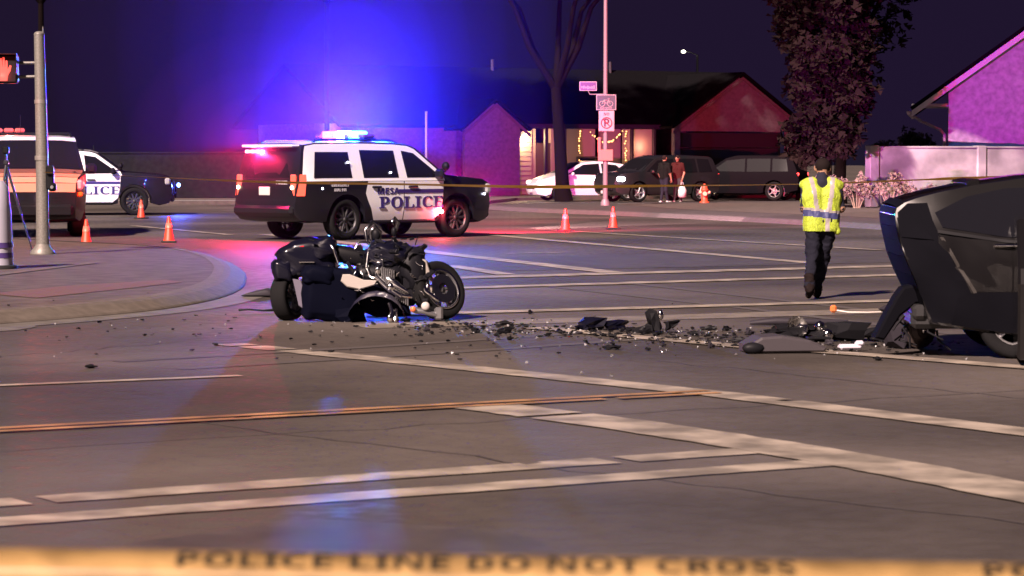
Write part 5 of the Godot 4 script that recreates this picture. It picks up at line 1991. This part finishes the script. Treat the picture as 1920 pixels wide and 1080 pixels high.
func wreckage() -> void:
	var black := dull(M("broken black plastic", .009, .009, .011, .5))
	var grey := dull(M("broken grey plastic", .028, .025, .032, .55))
	var chrome: StandardMaterial3D = mats["chrome"]
	var protos := []
	for k in 8:
		protos.append(chunk(100 + k, [.08, .05, .11, .035, .065, .045, .12, .055][k], [.02, .012, .03, .02, .035, .014, .025, .03][k]).mesh([black, grey, black, black, grey, black, black, chrome][k]))
	rng.seed = 2024
	var spots := []
	for k in 215:
		var t := rng.randf()
		var p := Vector2(lerpf(-.85, 2.9, t), lerpf(27.1, 24.5, t)) + Vector2(rng.randfn() * .22, rng.randfn() * (.35 + .5 * (1.0 - absf(t - .45))))
		spots.append(p)
	for e in [[-3.0, 29.0], [-4.6, 26.2], [-5.2, 28.6], [-4.9, 29.6], [-3.4, 25.6], [-2.9, 25.4], [-2.3, 25.3], [-2.6, 24.3], [-6.7, 29.7], [-6.45, 29.6], [-4.1, 31.2], [-3.3, 21.7], [-1.6, 24.6], [.2, 29.3], [1.8, 31.1], [-1.9, 26.1], [3.3, 25.3], [2.9, 25.9]]:
		spots.append(Vector2(e[0], e[1]))
	for i in spots.size():
		var o := MeshInstance3D.new()
		o.name = numbered("debris_fragment", self)
		o.mesh = protos[(i * 5 + i / 8) % 8]
		add_child(o)
		var y := .012
		if spots[i].x < -3.6 and spots[i].y > 27.8:
			y = .128
		o.position = Vector3(spots[i].x, y, -spots[i].y)
		o.rotation.y = rng.randf() * TAU
		o.scale = Vector3(1, rng.randf_range(.6, 1.0), rng.randf_range(.6, 1.1)) * (rng.randf_range(.25, .7) if i % 6 else rng.randf_range(.7, 1.15))
		var sp: Vector2 = spots[i]
		var zone := "in the middle of the debris trail"
		if sp.x < -1.6:
			zone = "left of the motorcycle" if y < .1 else "on the left pavement corner"
		elif sp.x < .2:
			zone = "near the motorcycle's front wheel"
		elif sp.x > 1.7:
			zone = "close to the wrecked car"
		tag(o, "small broken dark fragment lying " + zone, "debris", "crash fragments " + zone)
	# fine glass and chips
	var b := MB.new()
	b.xf = Transform3D(Basis.from_scale(Vector3(.0105, .0105, .0105)))
	b.tri(Vector3(-1, 0, -1), Vector3(1, .2, -.6), Vector3(0, 1.3, 0))
	b.tri(Vector3(1, .2, -.6), Vector3(.3, 0, 1), Vector3(0, 1.3, 0))
	b.tri(Vector3(.3, 0, 1), Vector3(-1, 0, -1), Vector3(0, 1.3, 0))
	var mm := MultiMesh.new()
	mm.transform_format = MultiMesh.TRANSFORM_3D
	mm.mesh = b.mesh(M("glass crumbs", .7, .7, .72, .12, .6))
	mm.instance_count = 190
	for i in 190:
		var t := rng.randf()
		var p := Vector2(lerpf(-1.4, 4.2, t), lerpf(27.3, 23.4, t)) + Vector2(rng.randfn() * .6, rng.randfn() * .9)
		if i < 40:
			p = Vector2(rng.randf_range(-5.5, 2.5), rng.randf_range(20.5, 28))
		mm.set_instance_transform(i, Transform3D(Basis.from_euler(Vector3(rng.randf(), rng.randf() * TAU, rng.randf())).scaled(Vector3.ONE * rng.randf_range(.4, 1.5)), Vector3(p.x, .012, -p.y)))
	var g := MultiMeshInstance3D.new()
	g.name = "glass_crumbs"
	g.multimesh = mm
	g.set_meta("kind", "stuff")
	add_child(g)
	tag(g, "tiny glass crumbs and chips glinting on the road", "broken glass")
	b = MB.new()
	b.lump(Vector3(0, .3, 0), Vector3(1.6, .6, 1.0), 55, .5)
	mm = MultiMesh.new()
	mm.transform_format = MultiMesh.TRANSFORM_3D
	mm.mesh = b.mesh(black)
	mm.instance_count = 620
	for i in 620:
		var t := rng.randf()
		var p := Vector2(lerpf(-1.0, 3.6, t), lerpf(27.2, 24.2, t)) + Vector2(rng.randfn() * .35, rng.randfn() * .55)
		if i < 90:
			p = Vector2(rng.randf_range(-4.2, 2.0), rng.randf_range(22.5, 29.0))
		mm.set_instance_transform(i, Transform3D(Basis(Vector3.UP, rng.randf() * TAU).scaled(Vector3(1, rng.randf_range(.4, 1.2), 1) * rng.randf_range(.008, .03)), Vector3(p.x, .01, -p.y)))
	g = MultiMeshInstance3D.new()
	g.name = "debris_grit"
	g.multimesh = mm
	g.set_meta("kind", "stuff")
	add_child(g)
	tag(g, "fine dark crumbs of broken plastic strewn along the debris trail", "debris")
	# larger pieces one can name
	var o := thing("bumper_cover", "crumpled grey bumper cover lying flat on the white line", "car part", Vector3(2.3, .01, -23.55), .12)
	b = MB.new()
	b.prism(PackedVector2Array([Vector2(-.34, 0), Vector2(.32, 0), Vector2(.34, .04), Vector2(.2, .1), Vector2(-.05, .14), Vector2(-.22, .13), Vector2(-.34, .06)]), -.2, .22, .02)
	put("cover", b, M("grey bumper paint", .05, .044, .05, .45), o)
	b = MB.new()
	b.ball(Vector3(-.29, .04, .2), Vector3(.1, .05, .05))
	b.box(Vector3(.3, .11, .05), Vector3(.2, .02, .12), .006)
	put("torn_edge", b, black, o)
	o = thing("trim_strip", "long dark trim strip lying on the road left of the wrecked car", "car part", Vector3(2.8, .01, -27.2), -.05)
	b = MB.new()
	b.tube([Vector3(-.46, .02, 0), Vector3(-.2, .04, .05), Vector3(.2, .03, .0), Vector3(.5, .03, -.05)], [.02, .04, .035, .02], 7)
	put("strip", b, grey, o)
	o = thing("lamp_unit", "broken headlamp shell with a chrome bowl lying on the road", "car part", Vector3(2.5, .01, -24.9), .3)
	b = MB.new()
	b.lump(Vector3(0, .07, 0), Vector3(.32, .14, .2), 20, .25)
	b.lump(Vector3(-.1, .05, .05), Vector3(.3, .1, .2), 21, .4)
	b.lump(Vector3(.2, .04, .12), Vector3(.2, .07, .16), 22, .45)
	put("shell", b, black, o)
	b = MB.new()
	b.xf = Transform3D(Basis(Vector3.RIGHT, 1.1), Vector3(.02, .12, .1))
	b.lathe([Vector2(.02, -.04), Vector2(.07, -.02), Vector2(.1, .03)], 14)
	put("bowl", b, chrome, o)
	o = thing("splash_guard", "dark flat splash guard lying beside the hanging bumper", "car part", Vector3(3.05, .01, -25.0), -.1)
	b = MB.new()
	b.lump(Vector3(0, .08, 0), Vector3(.36, .17, .3), 3, .25)
	b.lump(Vector3(-.4, .06, -.05), Vector3(.5, .12, .24), 4, .4)
	b.lump(Vector3(.22, .05, .05), Vector3(.2, .1, .2), 5, .4)
	put("guard", b, black, o)
	b = MB.new()
	b.ball(Vector3(-.2, .06, .2), Vector3(.06, .05, .04), 8)
	b.ball(Vector3(-.27, .12, .15), Vector3(.05, .06, .04), 8)
	put("bent_clip", b, chrome, o)
	o = thing("suspension_hub", "battered dark hub and bracket standing under the wrecked car", "car part", Vector3(3.42, .005, -24.0), .35)
	b = MB.new()
	b.lump(Vector3(-.08, .18, 0), Vector3(.22, .34, .2), 15, .22)
	b.lump(Vector3(-.05, .33, -.04), Vector3(.26, .07, .22), 16, .3)
	put("bracket", b, grey, o)
	b = MB.new()
	b.xf = Transform3D(Basis(Vector3.RIGHT, PI / 2), Vector3(.08, .15, .06))
	b.lathe([Vector2(0, .1), Vector2(.06, .1), Vector2(.09, .06), Vector2(.15, .04), Vector2(.15, -.08), Vector2(0, -.08)], 18, true)
	put("hub", b, M("rusty steel", .06, .045, .04, .6, .4), o)
	b = MB.new()
	b.ball(Vector3(.08, .16, .17), Vector3(.025, .03, .02), 8)
	put("bolt", b, chrome, o)
	o = thing("side_marker", "small amber lamp with a trailing white wire on the pale gutter", "car part", Vector3(3.4, .01, -29.3))
	b = MB.new()
	b.box(Vector3(0, .045, 0), Vector3(.07, .08, .06), .02)
	put("lamp_lens", b, M("amber lens cycle", .6, .16, .05, .2), o)
	b = MB.new()
	b.tube([Vector3(.03, .03, 0), Vector3(.15, .012, .05), Vector3(.35, .01, .06), Vector3(.5, .012, .03)], [.008, .008, .008, .008], 5)
	put("wire", b, M("white wire", .6, .55, .5, .4), o)
	o = thing("clear_lens", "cracked clear lamp lens lying on the white line by the wrecked car", "car part", Vector3(2.88, .01, -23.6), .2)
	b = MB.new()
	b.box(Vector3(0, .03, 0), Vector3(.2, .05, .1), .02)
	b.box(Vector3(.08, .06, .02), Vector3(.08, .05, .07), .02)
	put("lens", b, M("cloudy lens", .55, .52, .6, .15), o)
	o = thing("fairing_panel", "dark curved fairing panel lying by the pavement left of the motorcycle", "motorcycle part", Vector3(-3.0, .01, -33.0), -.12)
	b = MB.new()
	b.group = 1
	b.prism(PackedVector2Array([Vector2(-.2, .01), Vector2(-.05, .06), Vector2(.1, .09), Vector2(.2, .05), Vector2(.2, .0), Vector2(-.15, .0)]), -.22, .2, .02)
	put("panel", b, grey, o)
	o = thing("cable_scrap", "thin dark cable scrap lying left of the motorcycle's rear wheel", "motorcycle part", Vector3(-2.75, .01, -29.5))
	b = MB.new()
	b.tube([Vector3(-.16, .02, 0), Vector3(-.05, .03, .03), Vector3(.1, .015, 0), Vector3(.22, .02, -.03)], [.014, .01, .01, .018], 6)
	put("cable", b, black, o)
	o = thing("blue_fairing", "broken blue-black fairing chunk in the middle of the debris trail", "motorcycle part", Vector3(.85, .01, -26.6), .4)
	b = MB.new()
	b.lump(Vector3(-.08, .05, 0), Vector3(.22, .11, .18), 8, .4)
	b.lump(Vector3(.13, .04, .06), Vector3(.22, .07, .12), 9, .5)
	b.lump(Vector3(-.25, .025, .1), Vector3(.12, .05, .1), 10, .5)
	put("chunk", b, mats["dark blue cycle paint"], o)
	o = thing("engine_cover", "upright broken engine cover near the far end of the debris trail", "motorcycle part", Vector3(1.35, .01, -26.2), .2)
	b = MB.new()
	b.xf = Transform3D(Basis(Vector3.BACK, .35), Vector3(0, .1, 0))
	b.lump(Vector3.ZERO, Vector3(.1, .2, .14), 12, .35)
	b.lump(Vector3(-.13, -.05, .04), Vector3(.18, .1, .12), 13, .45)
	b.lump(Vector3(.12, -.08, .06), Vector3(.14, .07, .1), 14, .45)
	put("cover", b, black, o)
	b = MB.new()
	b.ball(Vector3(.04, .16, .08), Vector3(.03, .05, .02), 8)
	put("chrome_cap", b, chrome, o)


# ---------------------------------------------------------------- the scene
func _ready() -> void:
	rng.seed = 1
	# camera
	var cam := Camera3D.new()
	cam.name = "camera"
	cam.position = Vector3(0, 1.65, 0)
	cam.rotation_degrees = Vector3(-2.6865, 0, 0)
	cam.fov = 11.857
	cam.near = .1
	cam.far = 900.0
	var lens := CameraAttributesPhysical.new()
	lens.frustum_focal_length = 115.56
	lens.frustum_focus_distance = 42.0
	lens.exposure_aperture = 8.0
	cam.attributes = lens
	add_child(cam)
	# sky, air, exposure
	var env := Environment.new()
	var sm := ProceduralSkyMaterial.new()
	sm.sky_top_color = Color(.0052, .0036, .0105).linear_to_srgb()
	sm.sky_horizon_color = Color(.006, .0032, .0115).linear_to_srgb()
	sm.sky_curve = .2
	sm.ground_bottom_color = Color(.004, .004, .006).linear_to_srgb()
	sm.ground_horizon_color = Color(.006, .005, .01).linear_to_srgb()
	var sky := Sky.new()
	sky.sky_material = sm
	env.background_mode = Environment.BG_SKY
	env.sky = sky
	env.tonemap_mode = Environment.TONE_MAPPER_LINEAR
	env.tonemap_exposure = 2.25
	env.sdfgi_enabled = true
	env.ssao_enabled = true
	env.ssil_enabled = true
	env.volumetric_fog_enabled = true
	env.volumetric_fog_density = 0.0
	var we := WorldEnvironment.new()
	we.name = "environment"
	we.environment = env
	add_child(we)
	# the high, warm street lighting of the junction
	var sun := DirectionalLight3D.new()
	sun.name = "street_lighting"
	sun.basis = Basis.looking_at(-Vector3(-.38, .60, .705))
	sun.light_color = Color(1.0, .755, .665).linear_to_srgb()
	sun.light_energy = 1.6
	sun.light_angular_distance = 2.0
	sun.shadow_enabled = true
	add_child(sun)
	# structure
	build_ground()
	motorcycle()  # its materials are shared by the wreckage
	bungalow()
	right_house()
	boundary_wall()
	tree("forked_tree", "bare forked tree trunk rising in front of the lit porch", Vector3(1.95, .11, -104.5), 14, 4.2, 6.4, 7.9, 14000, 11, -.3, 1.0)
	tree("added_yard_tree", "added slim dark tree behind the main police car, its crown shading the left gable", Vector3(-6.9, .11, -103.6), 14, 7.5, 6.0, 7.9, 14000, 23, 0.0, .4)  # added tree, its unseen crown keeps the key light off the gable
	tree("added_driveway_tree", "added dark tree right of the large gable, its crown shading the garage front", Vector3(11.3, .11, -108.5), 14.5, 7.5, 6.6, 8.0, 14000, 31, 0.0, .6)  # added for shade, crown above the view darkens garage and right gable
	tree("corner_tree", "tall dark leafy tree behind the vested person beside the garden wall", Vector3(10.9, .11, -92.5), 14, 2.6, 3.2, 2.0, 24000, 47, .1, .8)
	tree("added_crown_tree", "slim dark leafy tree behind the head of the vested person, its crown added as shade", Vector3(9.7, .11, -85.2), 14, 7.3, 5.6, 7.3, 24000, 53, 0.0, .38, 1.1)  # upper crown added out of view to shade the right house
	tree("added_far_left_tree", "added dark tree behind the left vehicles, its crown shading the left end of the house", Vector3(-17.6, .11, -104), 14, 7.5, 5.6, 7.9, 10000, 59, 0.0, .5)  # added to block the key light at the left end
	var dry := M("dry leaf", .2, .15, .11, .85)
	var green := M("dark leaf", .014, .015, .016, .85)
	shrub("dry shrub against the end of the white wall, nearest the vested person", Vector3(10.5, .12, -84.5), Vector3(.75, .95, .6), dry, 71, 700)
	shrub("dry shrub in front of the first pier of the white wall", Vector3(11.4, .12, -83.6), Vector3(.8, 1.0, .6), dry, 73, 700)
	shrub("low dry shrub partly behind the wrecked car's rear window", Vector3(12.4, .12, -82.5), Vector3(.6, .7, .5), dry, 79)
	shrub("dry shrub behind the elbow of the vested person", Vector3(9.7, .12, -85), Vector3(.7, .95, .6), dry, 83, 700)
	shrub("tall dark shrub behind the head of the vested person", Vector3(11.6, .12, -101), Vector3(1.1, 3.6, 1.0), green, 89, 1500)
	shrub("dark rounded shrub between the garage and the white wall", Vector3(13.4, .12, -97), Vector3(1.3, 2.4, 1.0), green, 97, 1500)
	# vehicles
	var suv := patrol_suv("black and white police car with flashing blue and red roof lights", Vector3(-2.95 - 2.75 * .71, 0, -57.4 + 2.75 * .71), deg_to_rad(45), 1.04, "main")
	patrol_suv("black and white police car with a blue front light behind the left vehicle", Vector3(-15.1, 0, -80.2), deg_to_rad(9), 1.0, "second")
	patrol_suv("red-lit pale emergency vehicle facing the road at the left edge", Vector3(-10.9, 0, -62.9), deg_to_rad(-80), 1.12, "rescue")
	wrecked_car()
	var paint := coat(M("pearl white paint", .68, .64, .66, .35))
	var hs := hatch_spec(paint)
	hs.lit = 3
	hs.lamp_glow = glow("warm headlight", 1.0, .85, .6, 7.0)
	street_car("white_hatchback", "white rounded hatchback with one headlight lit in front of the house", Vector3(4.95, .02, -106.6), deg_to_rad(198), hs)
	var ws := wagon_spec(coat(M("black wagon paint", .012, .012, .014, .35)))
	ws.lit = 3
	ws.tail = true
	ws.lamp_glow = glow("cool headlight", .9, .95, 1.0, 30.0)
	street_car("black_wagon", "black wagon with both headlights lit in front of the white hatchback", Vector3(7.3, .02, -104.2), deg_to_rad(213), ws)
	var ds := wagon_spec(dull(M("dim car paint", .006, .005, .007, .7), .1))
	ds.tail = true
	street_car("parked_wagon", "dark parked car with red tail lamp left of the vested person", Vector3(11.2, .02, -106.5), deg_to_rad(160), ds)
	# people
	officer()
	bystander("bystander in dark clothes and white shoes beside the black wagon", Vector3(5.5, .0, -100.2), 2.4, Color(.008, .008, .01), Color(.02, .022, .035), Color(.7, .68, .66), false)
	bystander("bystander in a reddish top carrying a white bag", Vector3(6.0, .0, -100.6), -.5, Color(.05, .012, .014), Color(.05, .04, .045), Color(.5, .45, .42), true)
	# street furniture
	var c1 := cone()
	copy_of(c1, "orange traffic cone in the road nearest the left rear of the main police car", Vector3(-6.68, 0, -54), .1)
	copy_of(c1, "orange traffic cone beside the front wheel of the second police car", Vector3(-10.07, 0, -75.35), .8)
	copy_of(c1, "left of the two orange cones ahead of the main police car", Vector3(1.2, 0, -62.2), .5)
	copy_of(c1, "orange traffic cone under the tall sign pole, right of its twin", Vector3(2.34, 0, -64.1), .2)
	signal_pole()
	tripod()
	drum()
	lamp_post()
	hydrant()
	tape_line()
	near_tape()
	wreckage()
	var post := thing("slim_post", "slim pale post behind the hood of the main police car", "post", Vector3(-3.1, .11, -100.5))
	var b := MB.new()
	b.tube([Vector3.ZERO, Vector3(0, 3.2, 0)], [.05, .045], 8)
	put("post", b, M("pale pole steel", .2, .18, .2, .55, .2), post)
	b = MB.new()
	b.ball(Vector3(0, 3.2, 0), Vector3(.055, .03, .055), 8)
	put("cap", b, mats["pale pole steel"], post)
	var fl := thing("far_street_lamp", "tiny bright street lamp far off above the right gable", "street light", Vector3(11.1, 0, -180))
	b = MB.new()
	b.tube([Vector3(.9, 0, 0), Vector3(.9, 8.3, 0), Vector3(.1, 8.6, 0)], [.1, .07, .04], 8)
	put("pole", b, dull(M("dark far pole", .006, .006, .007, .9), .05), fl)
	b = MB.new()
	b.ball(Vector3(0, 8.52, 0), Vector3(.15, .11, .15), 10)
	put("lamp_bulb", b, glow("far lamp", 1.0, .95, .75, 3.0), fl)
	omni("lamp_light", fl, Vector3(0, 8.52, 0), 1.0, .9, .7, 3.0, .1)
	# lamps of the police vehicles
	var bar := Vector3(2.0, 2.05, 0)
	omni("blue_beacon", suv, bar + Vector3(0, 0, .4266), .01, .015, 1.0, 205.0, .16)
	omni("cyan_beacon", suv, bar + Vector3(0, .0, .42), .0, .65, .55, 75.0, .13)
	omni("red_beacon", suv, bar + Vector3(0, 0, -.32), 1.0, .02, .12, 26.0, .13)
	omni("rear_red_lamp", suv, Vector3(.075, 1.71, -.36), 1.0, .02, .12, 12.0, .04)
	omni("side_red_lamp", suv, Vector3(3.66, .52, 1.03), 1.0, .04, .08, .9, .03)
	spot("grille_red_lamp", suv, Vector3(5.36, .9, .3), Vector3(1, .05, -.5), 36.0, 1.0, .02, .1, 210.0, .06, .5)
	spot("grille_blue_lamp", suv, Vector3(5.36, .9, -.3), Vector3(1, .1, -.31), 8.0, .04, .01, 1.0, 430.0, .06, .4)
	spot("flank_red_lamp", suv, Vector3(5.38, 1.0, -.3), Vector3(1, .1, -.31), 8.0, 1.0, .01, .1, 330.0, .06, .4)
	spot("far_red_lamp", suv, Vector3(5.36, 1.05, -.5), Vector3(1, .09, -.8), 13.0, 1.0, .02, .09, 900.0, .06, .5)
	spot("far_blue_lamp", suv, Vector3(5.36, 1.05, -.6), Vector3(1, .09, -1.0), 9.0, .08, .02, 1.0, 420.0, .06, .5)
	spot("rear_red_beam", suv, Vector3(-.03, 1.74, -.77), Vector3(-1.4, -.72, -5.66), 17.0, 1.0, .05, .05, 34.0, .05, .6)
	spot("headlight_beam", suv, Vector3(5.3, .97, -.8), Vector3(1, -.08, -.36), 7.2, 1.0, .6, .6, 620.0, .05, .12)
	var second: Node3D = get_node("police_suv_001")
	var lb := MB.new()
	lb.ball(Vector3(5.42, .86, .3), Vector3(.05, .06, .07), 10)
	put("front_lamp", lb, glow("blue front lamp", .1, .2, 1.0, 20.0), second)
	omni("front_blue_lamp", second, Vector3(5.42, .86, .3), .05, .1, 1.0, 5.0, .05)
	var rescue: Node3D = get_node("rescue_suv")
	lb = MB.new()
	lb.ball(Vector3(5.3, .72, -.15), Vector3(.03, .045, .06), 10)
	put("grille_lamp", lb, glow("grille red lamp lens", 1.0, .4, .35, 20.0), rescue)
	omni("roof_red_lamp", rescue, Vector3(2.0, 2.02, .4266), 1.0, .06, .05, 14.0, .06)
	# added mist standing in for the lens glow round the beacons
	var layers := [[.32, .012, "innermost added mist as lens glow round the roof lamps"], [.5, .008, "second layer of added mist as lens glow over the police car"], [.72, .0055, "third layer of added mist as lens glow over the police car"], [.98, .0036, "middle layer of added mist as lens glow over the police car"], [1.3, .0024, "wide added mist as lens glow round the police car"], [1.7, .0015, "wider faint added mist as lens glow round the police car"], [2.2, .0009, "widest faint added mist as lens glow fading into the dark street"],
		[-1.1, .009, "small core of added mist as red lens glow at the police car rear lamps"], [-1.9, .006, "small added mist as red lens glow round the police car rear lamps"], [-3.0, .0035, "faint added mist as red lens glow round the back of the police car"], [-4.4, .002, "faintest added mist as red lens glow behind the police car"]]
	for e in layers:
		var k: float = e[0]
		var air := FogVolume.new()
		air.name = numbered("added_glow_mist", self)
		air.shape = RenderingServer.FOG_VOLUME_SHAPE_ELLIPSOID
		air.size = Vector3(5.4, 8.0, 5.0) * absf(k)
		if k < 0.0:
			air.size = Vector3(1.15, 1.0, 1.15) * -k
		air.position = Vector3(-5.1, 1.95, -55.3) if k < 0.0 else Vector3(-3.2 - .3 * k, 2.4 + 1.1 * k, -57.6 - .5 * k)
		var fm := FogMaterial.new()
		fm.resource_name = air.name
		fm.density = e[1]
		fm.albedo = Color(.8, .35, .8) if k < 0.0 else Color(.55, .33, 1.0)  # lamp colour of the glow put into the mist itself
		air.material = fm
		air.set_meta("kind", "stuff")
		tag(air, e[2], "mist", "added mist standing in for lens glow")
		add_child(air)
